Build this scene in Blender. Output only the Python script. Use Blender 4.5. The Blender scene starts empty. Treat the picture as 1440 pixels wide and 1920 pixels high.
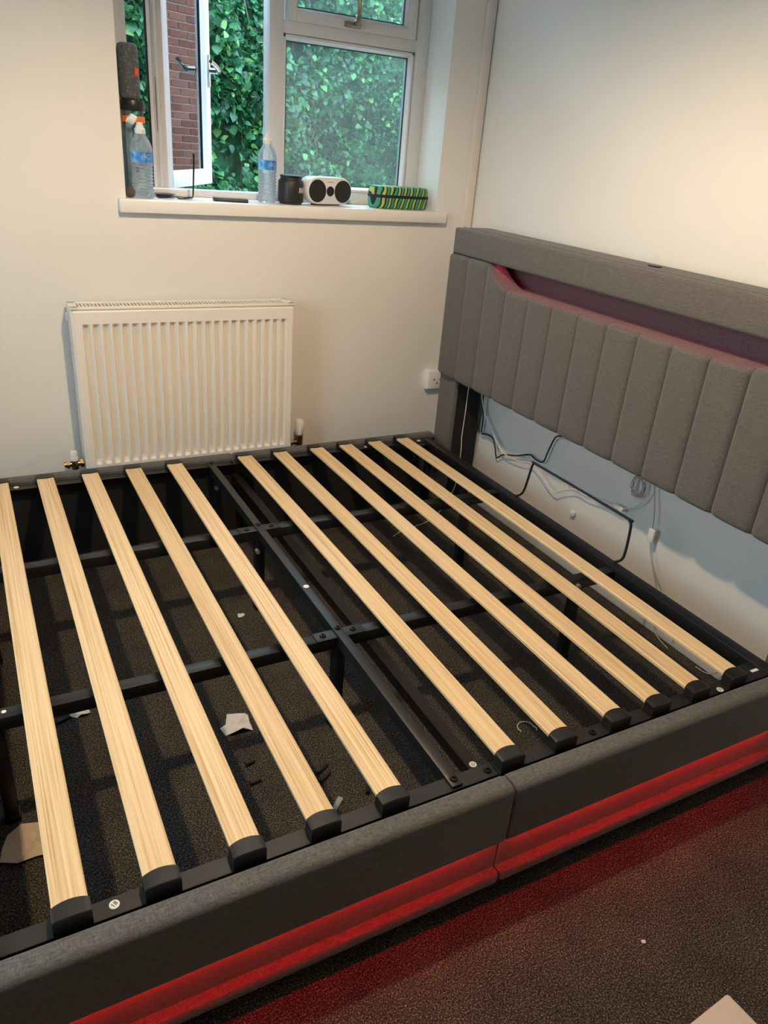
import bpy, bmesh, math, random
from mathutils import Vector, Matrix, noise
random.seed(7)
R = math.radians
scene = bpy.context.scene
col = scene.collection

# ------------------------------------------------------------------ camera
YAW, PITCH, ROLL, FPX = R(30.0726), R(-25.8923), R(4.8833), 1404.1
cam_d = bpy.data.cameras.new('camera')
cam_d.sensor_fit = 'VERTICAL'; cam_d.sensor_height = 36.0
cam_d.lens = FPX / 1920 * 36.0
cam_d.clip_start = 0.02
cam = bpy.data.objects.new('camera', cam_d); col.objects.link(cam)
fw = Vector((math.sin(YAW)*math.cos(PITCH), math.cos(YAW)*math.cos(PITCH), math.sin(PITCH)))
rt = Vector((math.cos(YAW), -math.sin(YAW), 0)); up = rt.cross(fw)
r2 = math.cos(ROLL)*rt + math.sin(ROLL)*up; u2 = -math.sin(ROLL)*rt + math.cos(ROLL)*up
m = Matrix((r2, u2, -fw)).transposed().to_4x4(); m.translation = (0, 0, 1.45)
cam.matrix_world = m
scene.camera = cam

# ------------------------------------------------------------------ sky, exposure
world = bpy.data.worlds.new('world'); scene.world = world; world.use_nodes = True
bgn = world.node_tree.nodes['Background']
bgn.inputs['Color'].default_value = (0.57, 0.81, 1.0, 1)      # even overcast evening sky
bgn.inputs['Strength'].default_value = 8.6
vs = scene.view_settings
vs.view_transform = 'Standard'; vs.look = 'None'; vs.gamma = 1.0; vs.use_curve_mapping = False
vs.exposure = 0.25
LAMP_STRENGTH = 1750.0
LAMP_COLOR = (1.0, 0.71, 0.42)
LED_STRENGTH = 62.0

def portal(name, loc, rot, sx, sy):                            # sky portals in the two window openings
    l = bpy.data.lights.new(name, 'AREA'); l.shape = 'RECTANGLE'; l.size = sx; l.size_y = sy
    l.cycles.is_portal = True
    o = bpy.data.objects.new(name, l); col.objects.link(o); o.location = loc; o.rotation_euler = rot
portal('window_portal', (1.153, 3.13, 1.72), (R(-90), 0, 0), 1.25, 1.0)
portal('side_window_portal_offscreen', (-1.28, 1.3, 1.535), (0, R(-90), 0), 1.38, 0.98)

# ------------------------------------------------------------------ materials
def mat(name, color=(0.8, 0.8, 0.8), rough=0.5, metal=0.0, spec=0.5):
    mt = bpy.data.materials.new(name); mt.use_nodes = True
    b = mt.node_tree.nodes['Principled BSDF']
    b.inputs['Base Color'].default_value = (*color, 1); b.inputs['Roughness'].default_value = rough
    b.inputs['Metallic'].default_value = metal; b.inputs['Specular IOR Level'].default_value = spec
    return mt
def N(mt, t, **kw):
    n = mt.node_tree.nodes.new(t)
    for k, v in kw.items():
        if k in n.inputs: n.inputs[k].default_value = v
        else: setattr(n, k, v)
    return n
def LK(mt, a, b): mt.node_tree.links.new(a, b)
def BS(mt): return mt.node_tree.nodes['Principled BSDF']
def ramp(mt, src, stops, interp='LINEAR'):
    r = N(mt, 'ShaderNodeValToRGB'); r.color_ramp.interpolation = interp
    el = r.color_ramp.elements
    while len(el) < len(stops): el.new(0.5)
    for e, (p, c) in zip(el, stops): e.position = p; e.color = (*c, 1)
    LK(mt, src, r.inputs['Fac']); return r
def coords(mt, scale=(1, 1, 1), rot=(0, 0, 0), out='Object'):
    tc = N(mt, 'ShaderNodeTexCoord'); mp = N(mt, 'ShaderNodeMapping')
    mp.inputs['Scale'].default_value = scale; mp.inputs['Rotation'].default_value = rot
    LK(mt, tc.outputs[out], mp.inputs['Vector']); return mp.outputs['Vector']
def noise_n(mt, vec, scale, detail=2, rough=0.5):
    n = N(mt, 'ShaderNodeTexNoise'); n.inputs['Scale'].default_value = scale
    n.inputs['Detail'].default_value = detail; n.inputs['Roughness'].default_value = rough
    LK(mt, vec, n.inputs['Vector']); return n.outputs['Fac']
def bump(mt, h, strength, dist, prev=None):
    b = N(mt, 'ShaderNodeBump'); b.inputs['Strength'].default_value = strength; b.inputs['Distance'].default_value = dist
    LK(mt, h, b.inputs['Height'])
    if prev: LK(mt, prev.outputs['Normal'], b.inputs['Normal'])
    LK(mt, b.outputs['Normal'], BS(mt).inputs['Normal']); return b

def wall_mat(name, c):
    mt = mat(name, c, 0.42, spec=0.35)
    v = coords(mt)
    f = noise_n(mt, v, 1.6, 3)
    r = ramp(mt, f, [(0.3, tuple(x*0.96 for x in c)), (0.7, c)])
    LK(mt, r.outputs['Color'], BS(mt).inputs['Base Color'])
    bump(mt, noise_n(mt, v, 260, 2), 0.06, 0.001)
    return mt
M_wall = wall_mat('wall_paint', (0.80, 0.79, 0.76))
M_ceil = wall_mat('ceiling_paint', (0.82, 0.82, 0.80))
M_sill = mat('sill_gloss_paint', (0.82, 0.81, 0.79), 0.3)
M_trim = mat('corner_trim_paint', (0.74, 0.69, 0.64), 0.5)
M_skirt = mat('skirting_paint', (0.78, 0.77, 0.75), 0.4)

M_carpet = mat('carpet', (0.03, 0.03, 0.03), 0.95, spec=0.1)
v = coords(M_carpet)
f1 = noise_n(M_carpet, v, 270, 3, 0.8); f2 = noise_n(M_carpet, v, 9, 3)
r1 = ramp(M_carpet, f1, [(0.32, (0.008, 0.008, 0.009)), (0.47, (0.034, 0.031, 0.029)), (0.57, (0.112, 0.098, 0.084)), (0.68, (0.40, 0.345, 0.28))])
r2_ = ramp(M_carpet, f2, [(0.3, (0.75, 0.75, 0.78)), (0.7, (1.1, 1.08, 1.04))])
mx = N(M_carpet, 'ShaderNodeMix', data_type='RGBA', blend_type='MULTIPLY'); mx.inputs[0].default_value = 1
LK(M_carpet, r1.outputs['Color'], mx.inputs[6]); LK(M_carpet, r2_.outputs['Color'], mx.inputs[7])
f3 = noise_n(M_carpet, v, 430, 1, 0.5)
fl_ = ramp(M_carpet, f3, [(0.63, (0, 0, 0)), (0.72, (0.34, 0.29, 0.235))])
ma = N(M_carpet, 'ShaderNodeMix', data_type='RGBA', blend_type='ADD'); ma.inputs[0].default_value = 1
LK(M_carpet, mx.outputs[2], ma.inputs[6]); LK(M_carpet, fl_.outputs['Color'], ma.inputs[7])
LK(M_carpet, ma.outputs[2], BS(M_carpet).inputs['Base Color'])
bump(M_carpet, f1, 0.9, 0.006)

def fabric_mat(name, lo, hi):
    mt = mat(name, lo, 0.9, spec=0.15)
    v = coords(mt)
    a = noise_n(mt, v, 520, 2, 0.7)
    v2 = coords(mt, (60, 260, 900)); b = noise_n(mt, v2, 1.0, 2, 0.6)
    v3 = coords(mt, (400, 60, 900)); b3 = noise_n(mt, v3, 1.0, 2, 0.6)
    ad = N(mt, 'ShaderNodeMath', operation='ADD'); LK(mt, a, ad.inputs[0]); LK(mt, b, ad.inputs[1])
    ad2 = N(mt, 'ShaderNodeMath', operation='ADD'); LK(mt, ad.outputs[0], ad2.inputs[0]); LK(mt, b3, ad2.inputs[1])
    ml = N(mt, 'ShaderNodeMath', operation='MULTIPLY'); ml.inputs[1].default_value = 0.3333; LK(mt, ad2.outputs[0], ml.inputs[0])
    r = ramp(mt, ml.outputs[0], [(0.38, lo), (0.62, hi)])
    LK(mt, r.outputs['Color'], BS(mt).inputs['Base Color'])
    BS(mt).inputs['Sheen Weight'].default_value = 0.15
    bump(mt, ml.outputs[0], 0.5, 0.0015)
    return mt
M_fab = fabric_mat('grey_heather_fabric', (0.069, 0.066, 0.065), (0.170, 0.163, 0.159))
M_metal = mat('black_powder_coated_steel', (0.012, 0.0125, 0.0135), 0.42)
bump(M_metal, noise_n(M_metal, coords(M_metal), 900, 1), 0.08, 0.0005)
M_black = mat('black_plastic', (0.012, 0.012, 0.013), 0.38)
M_board = mat('black_backing_board', (0.008, 0.008, 0.008), 0.8)
M_bolt = mat('black_bolt', (0.015, 0.015, 0.016), 0.3, 0.6)
M_white = mat('white_plastic', (0.8, 0.8, 0.79), 0.35)
M_sticker = mat('sticker_paper', (0.82, 0.82, 0.82), 0.6)
M_ink = mat('black_ink', (0.02, 0.02, 0.02), 0.6)

def wood_mat():
    mt = mat('pale_pine_slat', (0.7, 0.5, 0.3), 0.5, spec=0.35)
    oi = N(mt, 'ShaderNodeObjectInfo')
    tc = N(mt, 'ShaderNodeTexCoord'); mp = N(mt, 'ShaderNodeMapping'); mp.inputs['Scale'].default_value = (230, 1.6, 230)
    LK(mt, tc.outputs['Object'], mp.inputs['Vector'])
    cx = N(mt, 'ShaderNodeCombineXYZ')
    ml = N(mt, 'ShaderNodeMath', operation='MULTIPLY'); ml.inputs[1].default_value = 57.0
    LK(mt, oi.outputs['Random'], ml.inputs[0]); LK(mt, ml.outputs[0], cx.inputs['X']); LK(mt, ml.outputs[0], cx.inputs['Y'])
    ad = N(mt, 'ShaderNodeVectorMath', operation='ADD'); LK(mt, mp.outputs['Vector'], ad.inputs[0]); LK(mt, cx.outputs[0], ad.inputs[1])
    g = noise_n(mt, ad.outputs[0], 1.0, 5, 0.62)
    r = ramp(mt, g, [(0.30, (0.52, 0.33, 0.15)), (0.42, (0.72, 0.51, 0.27)), (0.56, (0.82, 0.62, 0.36)), (0.75, (0.87, 0.70, 0.45))])
    tint = ramp(mt, oi.outputs['Random'], [(0.0, (0.96, 0.94, 0.92)), (1.0, (1.06, 1.06, 1.10))])
    mx = N(mt, 'ShaderNodeMix', data_type='RGBA', blend_type='MULTIPLY'); mx.inputs[0].default_value = 1
    LK(mt, r.outputs['Color'], mx.inputs[6]); LK(mt, tint.outputs['Color'], mx.inputs[7])
    LK(mt, mx.outputs[2], BS(mt).inputs['Base Color'])
    bump(mt, g, 0.12, 0.001)
    return mt
M_wood = wood_mat()

def emit_mat(name, color, strength):
    mt = bpy.data.materials.new(name); mt.use_nodes = True; nt = mt.node_tree
    nt.nodes.remove(nt.nodes['Principled BSDF'])
    e = nt.nodes.new('ShaderNodeEmission'); e.inputs['Color'].default_value = (*color, 1); e.inputs['Strength'].default_value = strength
    nt.links.new(e.outputs[0], nt.nodes['Material Output'].inputs['Surface']); return mt
M_led = emit_mat('red_led_strip', (1.0, 0.0, 0.002), LED_STRENGTH)
M_led2 = emit_mat('red_led_strip_niche', (1.0, 0.035, 0.12), 10.0)
M_bulb = emit_mat('lamp_bulb', LAMP_COLOR, LAMP_STRENGTH)

def thin_clear(name, tint=(1, 1, 1), ior=1.5, rough=0.0, haze=0.0, hazecol=(0.8, 0.9, 0.95)):
    mt = bpy.data.materials.new(name); mt.use_nodes = True; nt = mt.node_tree
    nt.nodes.remove(nt.nodes['Principled BSDF'])
    tr = nt.nodes.new('ShaderNodeBsdfTransparent'); tr.inputs['Color'].default_value = (*tint, 1)
    gl = nt.nodes.new('ShaderNodeBsdfGlossy'); gl.inputs['Roughness'].default_value = rough
    fr = nt.nodes.new('ShaderNodeFresnel'); fr.inputs['IOR'].default_value = ior
    mx = nt.nodes.new('ShaderNodeMixShader')
    nt.links.new(fr.outputs[0], mx.inputs[0]); nt.links.new(tr.outputs[0], mx.inputs[1]); nt.links.new(gl.outputs[0], mx.inputs[2])
    out = mx.outputs[0]
    if haze > 0:
        df0 = nt.nodes.new('ShaderNodeBsdfDiffuse'); df0.inputs['Color'].default_value = (*hazecol, 1)
        tl = nt.nodes.new('ShaderNodeBsdfTranslucent'); tl.inputs['Color'].default_value = (*hazecol, 1)
        df = nt.nodes.new('ShaderNodeMixShader'); df.inputs[0].default_value = 0.6
        nt.links.new(df0.outputs[0], df.inputs[1]); nt.links.new(tl.outputs[0], df.inputs[2])
        m2 = nt.nodes.new('ShaderNodeMixShader'); m2.inputs[0].default_value = haze
        nt.links.new(out, m2.inputs[1]); nt.links.new(df.outputs[0], m2.inputs[2]); out = m2.outputs[0]
    nt.links.new(out, nt.nodes['Material Output'].inputs['Surface']); return mt
M_glass = thin_clear('window_glass', (0.93, 0.97, 0.96), 1.5, 0.0, 0.05, (0.75, 0.85, 0.88))
M_lowe = thin_clear('coated_window_glass', (0.80, 0.86, 0.84), 1.95, 0.0, 0.02, (0.75, 0.85, 0.88))
M_pet = thin_clear('clear_plastic_bottle', (0.97, 0.99, 0.995), 1.6, 0.04, 0.22, (0.88, 0.95, 1.0))
M_jarglass = thin_clear('clear_tinted_bottle', (0.78, 0.88, 0.87), 1.5, 0.03, 0.05, (0.7, 0.8, 0.8))
M_upvc = mat('white_upvc', (0.69, 0.69, 0.70), 0.28)
M_gasket = mat('black_gasket', (0.01, 0.01, 0.012), 0.6)
M_spacer = mat('grey_spacer_bar', (0.45, 0.47, 0.5), 0.35, 0.6)
M_chrome = mat('chrome', (0.75, 0.75, 0.76), 0.16, 1.0)
M_bronze = mat('worn_brass_handle', (0.35, 0.30, 0.24), 0.3, 1.0)
M_brass = mat('brass', (0.55, 0.40, 0.20), 0.25, 1.0)
M_copper = mat('painted_pipe', (0.7, 0.66, 0.6), 0.4)
M_rad = mat('radiator_enamel', (0.84, 0.81, 0.75), 0.30)

# ------------------------------------------------------------------ mesh builder
ORIG = {}
def tag(o, label=None, cat=None, group=None, kind=None):
    if label: o['label'] = label
    if cat: o['category'] = cat
    if group: o['group'] = group
    if kind: o['kind'] = kind
    return o
def empty(name, loc=(0, 0, 0), rz=0.0, local=False):
    o = bpy.data.objects.new(name, None); col.objects.link(o)
    o.location = loc; o.rotation_euler = (0, 0, rz); o.empty_display_size = 0.05
    ORIG[o.name] = Vector((0, 0, 0)) if local else Vector(loc)
    return o
class MB:
    def __init__(s): s.v = []; s.f = []
    def add(s, vs_, fs): 
        b = len(s.v); s.v += [tuple(x) for x in vs_]; s.f += [tuple(i+b for i in f) for f in fs]; return s
    def bm(s, bmm):
        bmm.verts.index_update(); s.add([v.co[:] for v in bmm.verts], [[v.index for v in f.verts] for f in bmm.faces]); bmm.free(); return s
    def box(s, x0, x1, y0, y1, z0, z1, bev=0.0, seg=2, M=None):
        bmm = bmesh.new(); bmesh.ops.create_cube(bmm, size=1)
        bmesh.ops.scale(bmm, vec=(x1-x0, y1-y0, z1-z0), verts=bmm.verts)
        bmesh.ops.translate(bmm, vec=((x0+x1)/2, (y0+y1)/2, (z0+z1)/2), verts=bmm.verts)
        if bev > 0: bmesh.ops.bevel(bmm, geom=bmm.edges[:], offset=bev, segments=seg, profile=0.5, affect='EDGES')
        if M is not None: bmesh.ops.transform(bmm, matrix=M, verts=bmm.verts)
        return s.bm(bmm)
    def cyl(s, p0, p1, r, n=16, r1=None, caps=True):
        p0, p1 = Vector(p0), Vector(p1); r1 = r if r1 is None else r1
        d = (p1-p0).normalized(); a = d.orthogonal().normalized(); b = d.cross(a)
        vs_ = []
        for p, rr in ((p0, r), (p1, r1)):
            for i in range(n):
                t = 2*math.pi*i/n; vs_.append(p + (a*math.cos(t)+b*math.sin(t))*rr)
        fs = [(i, (i+1) % n, n+(i+1) % n, n+i) for i in range(n)]
        if caps: fs += [tuple(range(n-1, -1, -1)), tuple(range(n, 2*n))]
        return s.add(vs_, fs)
    def tube(s, pts, r, n=8, smooth=0, caps=True):
        P = [Vector(p) for p in pts]
        if smooth:
            Q = []
            for i in range(len(P)-1):
                p0, p1, p2, p3 = P[max(i-1, 0)], P[i], P[i+1], P[min(i+2, len(P)-1)]
                for k in range(smooth):
                    t = k/smooth
                    Q.append(0.5*((2*p1)+(p2-p0)*t+(2*p0-5*p1+4*p2-p3)*t*t+(3*p1-p0-3*p2+p3)*t**3))
            Q.append(P[-1]); P = Q
        vs_ = []; a = None
        for i, p in enumerate(P):
            d = (P[min(i+1, len(P)-1)]-P[max(i-1, 0)]).normalized()
            if a is None: a = d.orthogonal().normalized()
            a = (a - d*a.dot(d)).normalized(); b = d.cross(a)
            rr = r(i/(len(P)-1)) if callable(r) else r
            for k in range(n):
                t = 2*math.pi*k/n; vs_.append(p+(a*math.cos(t)+b*math.sin(t))*rr)
        fs = []
        for i in range(len(P)-1):
            for k in range(n): fs.append((i*n+k, i*n+(k+1) % n, (i+1)*n+(k+1) % n, (i+1)*n+k))
        if caps: fs += [tuple(range(n-1, -1, -1)), tuple(range((len(P)-1)*n, len(P)*n))]
        return s.add(vs_, fs)
    def lathe(s, prof, c=(0, 0, 0), n=32, close=True):
        vs_ = []; fs = []
        for r, z in prof:
            for i in range(n):
                t = 2*math.pi*i/n; vs_.append((c[0]+r*math.cos(t), c[1]+r*math.sin(t), c[2]+z))
        for j in range(len(prof)-1):
            for i in range(n): fs.append((j*n+i, j*n+(i+1) % n, (j+1)*n+(i+1) % n, (j+1)*n+i))
        if close:
            fs += [tuple(range(n-1, -1, -1)), tuple(range((len(prof)-1)*n, len(prof)*n))]
        return s.add(vs_, fs)
    def prism(s, poly, fn, a, b):          # poly of 2d points, fn(u, v, w) -> xyz
        n = len(poly); vs_ = [fn(u, v, a) for u, v in poly]+[fn(u, v, b) for u, v in poly]
        fs = [tuple(range(n-1, -1, -1)), tuple(range(n, 2*n))]+[(i, (i+1) % n, n+(i+1) % n, n+i) for i in range(n)]
        return s.add(vs_, fs)
    def grid(s, nu, nv, fn):
        vs_ = [fn(i, j) for j in range(nv) for i in range(nu)]
        return s.add(vs_, [(j*nu+i, j*nu+i+1, (j+1)*nu+i+1, (j+1)*nu+i) for j in range(nv-1) for i in range(nu-1)])
    def build(s, name, mt, parent=None, smooth=35, L=None):
        o0 = ORIG.get(parent.name, Vector((0, 0, 0))) if parent else Vector((0, 0, 0))
        if L is not None: o0 = Vector(L)
        me = bpy.data.meshes.new(name); me.from_pydata([(x-o0.x, y-o0.y, z-o0.z) for x, y, z in s.v], [], s.f)
        bmm = bmesh.new(); bmm.from_mesh(me); bmesh.ops.recalc_face_normals(bmm, faces=bmm.faces); bmm.to_mesh(me); bmm.free()
        if smooth:
            me.polygons.foreach_set('use_smooth', [True]*len(me.polygons)); me.set_sharp_from_angle(angle=R(smooth))
        me.materials.append(mt); me.update()
        o = bpy.data.objects.new(name, me); col.objects.link(o)
        if parent: o.parent = parent
        ORIG[o.name] = o0
        return o
def inst(src, name, parent, loc, rot=(0, 0, 0), scale=(1, 1, 1)):
    o = bpy.data.objects.new(name, src if isinstance(src, bpy.types.Mesh) else src.data); col.objects.link(o)
    o.location = loc; o.rotation_euler = rot; o.scale = scale
    if parent: o.parent = parent
    ORIG[o.name] = Vector((0, 0, 0)); return o
def struct(name, mb, mt, smooth=0, kind='structure'):
    o = mb.build(name, mt, None, smooth); o['kind'] = kind; return o
def textmesh(s, size, extrude=0.0002):
    cu = bpy.data.curves.new('lettering', 'FONT'); cu.body = s; cu.size = size; cu.align_x = 'CENTER'; cu.align_y = 'CENTER'
    cu.extrude = extrude; cu.resolution_u = 3
    o = bpy.data.objects.new('lettering_source', cu); col.objects.link(o)
    dg = bpy.context.evaluated_depsgraph_get(); me = o.evaluated_get(dg).to_mesh()
    vs_ = [tuple(v.co) for v in me.vertices]; fs = [tuple(p.vertices) for p in me.polygons]
    o.evaluated_get(dg).to_mesh_clear(); bpy.data.objects.remove(o); bpy.data.curves.remove(cu)
    return vs_, fs

# ------------------------------------------------------------------ room shell
WX0, WX1, WY0, WY1, ZC = -1.15, 1.96, -2.6, 2.85, 2.4
OX0, OX1, OZ0, OZ1 = 0.531, 1.775, 1.195, 2.15        # window opening in the back wall
YO = 3.13                                             # outer face of the back wall
struct('floor', MB().box(WX0-0.2, WX1+0.2, WY0-0.2, WY1+0.05, -0.1, 0), M_carpet)
struct('ceiling', MB().box(WX0-0.2, WX1+0.2, WY0-0.2, YO, ZC, ZC+0.12), M_ceil)
w = MB()
w.box(WX0-0.2, OX0, WY1, YO, -0.1, ZC); w.box(OX1, WX1+0.25, WY1, YO, -0.1, ZC)
w.box(OX0, OX1, WY1, YO, -0.1, OZ0); w.box(OX0, OX1, WY1, YO, OZ1, ZC)
struct('wall_back', w, M_wall)
struct('wall_right', MB().box(WX1, WX1+0.2, WY0-0.2, WY1, -0.1, ZC), M_wall)
struct('wall_front', MB().box(WX0-0.2, WX1, WY0-0.2, WY0, -0.1, ZC), M_wall)
w = MB(); SY0, SY1, SZ0, SZ1 = 0.82, 1.78, 0.85, 2.22   # opening for the second window, in the left wall
w.box(WX0-0.12, WX0, WY0, SY0, -0.1, ZC); w.box(WX0-0.12, WX0, SY1, WY1, -0.1, ZC)
w.box(WX0-0.12, WX0, SY0, SY1, -0.1, SZ0); w.box(WX0-0.12, WX0, SY0, SY1, SZ1, ZC)
struct('wall_left', w, M_wall)
struct('trim_1', MB().box(1.912, 1.953, WY1-0.012, WY1, 0.0, ZC, 0.004), M_trim, 30)
struct('baseboard_right', MB().box(WX1-0.014, WX1, WY0, WY1-0.02, 0, 0.07, 0.005), M_skirt, 30)

# window sill board
s_ = MB().box(0.504, 1.814, 2.818, WY1, 1.183, 1.2275, 0.005)
s_.box(OX0, OX1, WY1-0.004, 3.06, 1.195, 1.2275)
struct('trim_2', s_, M_sill, 30)

# ------------------------------------------------------------------ main window
win = empty('window_1', (1.153, 3.06, 1.2275)); tag(win, kind='structure')
FY0, FY1 = 3.022, 3.09
fr = MB(); fr.box(OX0, 0.60, FY0, FY1, 1.2275, OZ1, 0.004); fr.box(1.715, OX1, FY0, FY1, 1.2275, OZ1, 0.004)
fr.box(0.60, 1.715, FY0, FY1, 1.2275, 1.252, 0.003); fr.box(0.60, 1.715, FY0, FY1, OZ1-0.05, OZ1, 0.003)
fr.box(1.16, 1.715, FY0-0.001, FY1+0.001, 1.248, 1.272, 0.003)
fr.build('frame', M_upvc, win)
MB().box(1.104, 1.16, FY0, FY1, 1.25, OZ1-0.04, 0.004).build('mullion', M_upvc, win)
MB().box(1.157, 1.718, FY0+0.001, FY1-0.001, 1.795, 1.838, 0.004).build('transom', M_upvc, win)
def glazing(parent, x0, x1, z0, z1, y, bead, name='pane'):
    b = MB()
    def mem(poly, ax):
        if ax == 'v': b.prism(poly, lambda u, v_, w_: (u, v_, w_), z0-bead, z1+bead)
        else: b.prism(poly, lambda u, v_, w_: (w_, v_, u), x0-bead, x1+bead)
    ya, yb = y-0.022, y
    mem([(x0-bead, ya), (x0-bead*0.55, ya), (x0, yb-0.006), (x0, yb), (x0-bead, yb)], 'v')
    mem([(x1+bead, ya), (x1+bead, yb), (x1, yb), (x1, yb-0.006), (x1+bead*0.55, ya)], 'v')
    mem([(z0-bead, ya), (z0-bead*0.55, ya), (z0, yb-0.006), (z0, yb), (z0-bead, yb)], 'h')
    mem([(z1+bead, ya), (z1+bead, yb), (z1, yb), (z1, yb-0.006), (z1+bead*0.55, ya)], 'h')
    b.build('glazing_bead', M_upvc, parent)
    g = MB()
    for a, c, d, e in ((x0-0.002, x0+0.003, z0, z1), (x1-0.003, x1+0.002, z0, z1)): g.box(a, c, y-0.004, y+0.002, d, e)
    for d, e in ((z0-0.002, z0+0.003), (z1-0.003, z1+0.002)): g.box(x0, x1, y-0.004, y+0.002, d, e)
    g.build('gasket', M_gasket, parent)
    sp = MB()
    for a, c, d, e in ((x0-0.004, x0, z0, z1), (x1, x1+0.004, z0, z1)): sp.box(a, c, y+0.004, y+0.022, d, e)
    for d, e in ((z0-0.004, z0), (z1, z1+0.004)): sp.box(x0, x1, y+0.004, y+0.022, d, e)
    sp.build('spacer_bar', M_spacer, parent)
    for yy in (y+0.002, y+0.024):
        MB().add([(x0-0.006, yy, z0-0.006), (x1+0.006, yy, z0-0.006), (x1+0.006, yy, z1+0.006), (x0-0.006, yy, z1+0.006)], [(0, 1, 2, 3)]).build(name, M_glass, parent, 0)
glazing(win, 1.175, 1.692, 1.292, 1.775, 3.045, 0.018)
# fanlight sash, top right, closed
fan = MB()
fx0, fx1, fz0, fz1 = 1.172, 1.705, 1.836, 2.12
fan.box(fx0+0.034, fx1-0.034, FY0-0.010, FY1-0.012, fz0, fz0+0.034, 0.001); fan.box(fx0+0.034, fx1-0.034, FY0-0.010, FY1-0.012, fz1-0.034, fz1, 0.001)
fan.box(fx0, fx0+0.034, FY0-0.010, FY1-0.012, fz0, fz1, 0.001); fan.box(fx1-0.034, fx1, FY0-0.010, FY1-0.012, fz0, fz1, 0.001)
fano = fan.build('fanlight_sash', M_upvc, win)
glazing(fano, 1.212, 1.660, 1.882, 2.075, 3.04, 0.014)
h = MB(); h.box(1.392, 1.462, 2.998, 3.012, 1.842, 1.862, 0.005); h.cyl((1.432, 3.004, 1.855), (1.432, 2.968, 1.862), 0.009, 12)
h.box(1.421, 1.441, 2.958, 2.975, 1.85, 1.882, 0.006)
h.tube([(1.431, 2.966, 1.87), (1.430, 2.962, 1.91), (1.428, 2.964, 1.96), (1.427, 2.97, 1.985)], 0.0075, 10, 4)
h.build('handle', M_bronze, fano)

# side-hung casement, opened outwards about its left edge
TH = R(57); SW, ST = 0.552, 0.062
sash = empty('casement', (0.726, 3.05, 1.25), TH - 0, local=True); sash.parent = win; sash.location = Vector((0.726, 3.05, 1.25))-win.location
sz1 = 0.87
fr = MB()
fr.box(0, 0.058, 0, ST, 0, sz1, 0.004); fr.box(SW-0.06, SW, 0, ST, 0, sz1, 0.004)
fr.box(0.058, SW-0.06, 0, ST, 0, 0.044, 0.001); fr.box(0.058, SW-0.06, 0, ST, sz1-0.06, sz1, 0.001)
fr.box(-0.005, 0, 0.018, 0.028, 0, sz1); fr.box(-0.007, 0, 0.040, 0.052, 0, sz1)       # edge ribs
co = fr.build('casement_frame', M_upvc, sash)
g = MB().box(-0.008, SW, ST-0.008, ST-0.001, -0.006, sz1, 0.001); g.build('weather_seal', M_gasket, sash)
MB().box(-0.004, 0.0005, 0.030, 0.0335, 0.19, 0.36).build('hinge_slot', M_spacer, sash)
# glass in the casement (frame-local y points outwards)
b = MB(); x0, x1, z0, z1, yb = 0.072, SW-0.074, 0.059, sz1-0.075, 0.020
for poly, ax in (([(x0-0.016, 0.001), (x0, yb-0.004), (x0, yb), (x0-0.016, yb)], 'v'), ([(x1+0.016, 0.001), (x1+0.016, yb), (x1, yb), (x1, yb-0.004)], 'v'),
                 ([(z0-0.016, 0.001), (z0, yb-0.004), (z0, yb), (z0-0.016, yb)], 'h'), ([(z1+0.016, 0.001), (z1+0.016, yb), (z1, yb), (z1, yb-0.004)], 'h')):
    if ax == 'v': b.prism(poly, lambda u, v_, w_: (u, v_, w_), z0-0.016, z1+0.016)
    else: b.prism(poly, lambda u, v_, w_: (w_, v_, u), x0-0.016, x1+0.016)
b.build('glazing_bead', M_upvc, sash)
g = MB(); g.box(x1-0.004, x1+0.002, yb-0.004, yb, z0, z1); g.box(x0-0.002, x0+0.003, yb-0.004, yb, z0, z1)
g.build('gasket', M_gasket, sash)
sp = MB(); sp.box(x1, x1+0.006, yb+0.003, yb+0.022, z0, z1); sp.box(x0-0.006, x0, yb+0.003, yb+0.022, z0, z1); sp.box(x0, x1, yb+0.003, yb+0.022, z0-0.006, z0)
sp.build('spacer_bar', M_spacer, sash)
for yy in (yb+0.001, yb+0.024):
    MB().add([(x0-0.008, yy, z0-0.008), (x1+0.008, yy, z0-0.008), (x1+0.008, yy, z1+0.008), (x0-0.008, yy, z1+0.008)], [(0, 1, 2, 3)]).build('pane', M_lowe, sash, 0)
h = MB(); hx = SW-0.03; hz_ = 0.425
h.box(hx-0.010, hx+0.010, -0.010, 0.0, hz_-0.06, hz_+0.06, 0.004)
h.cyl((hx, -0.004, hz_), (hx, -0.045, hz_), 0.011, 12)
h.tube([(hx, -0.045, hz_), (hx-0.03, -0.052, hz_+0.005), (hx-0.075, -0.05, hz_+0.018), (hx-0.115, -0.046, hz_+0.026)], lambda t: 0.011-0.004*t, 10, 4)
h.build('handle', M_chrome, sash)

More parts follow.
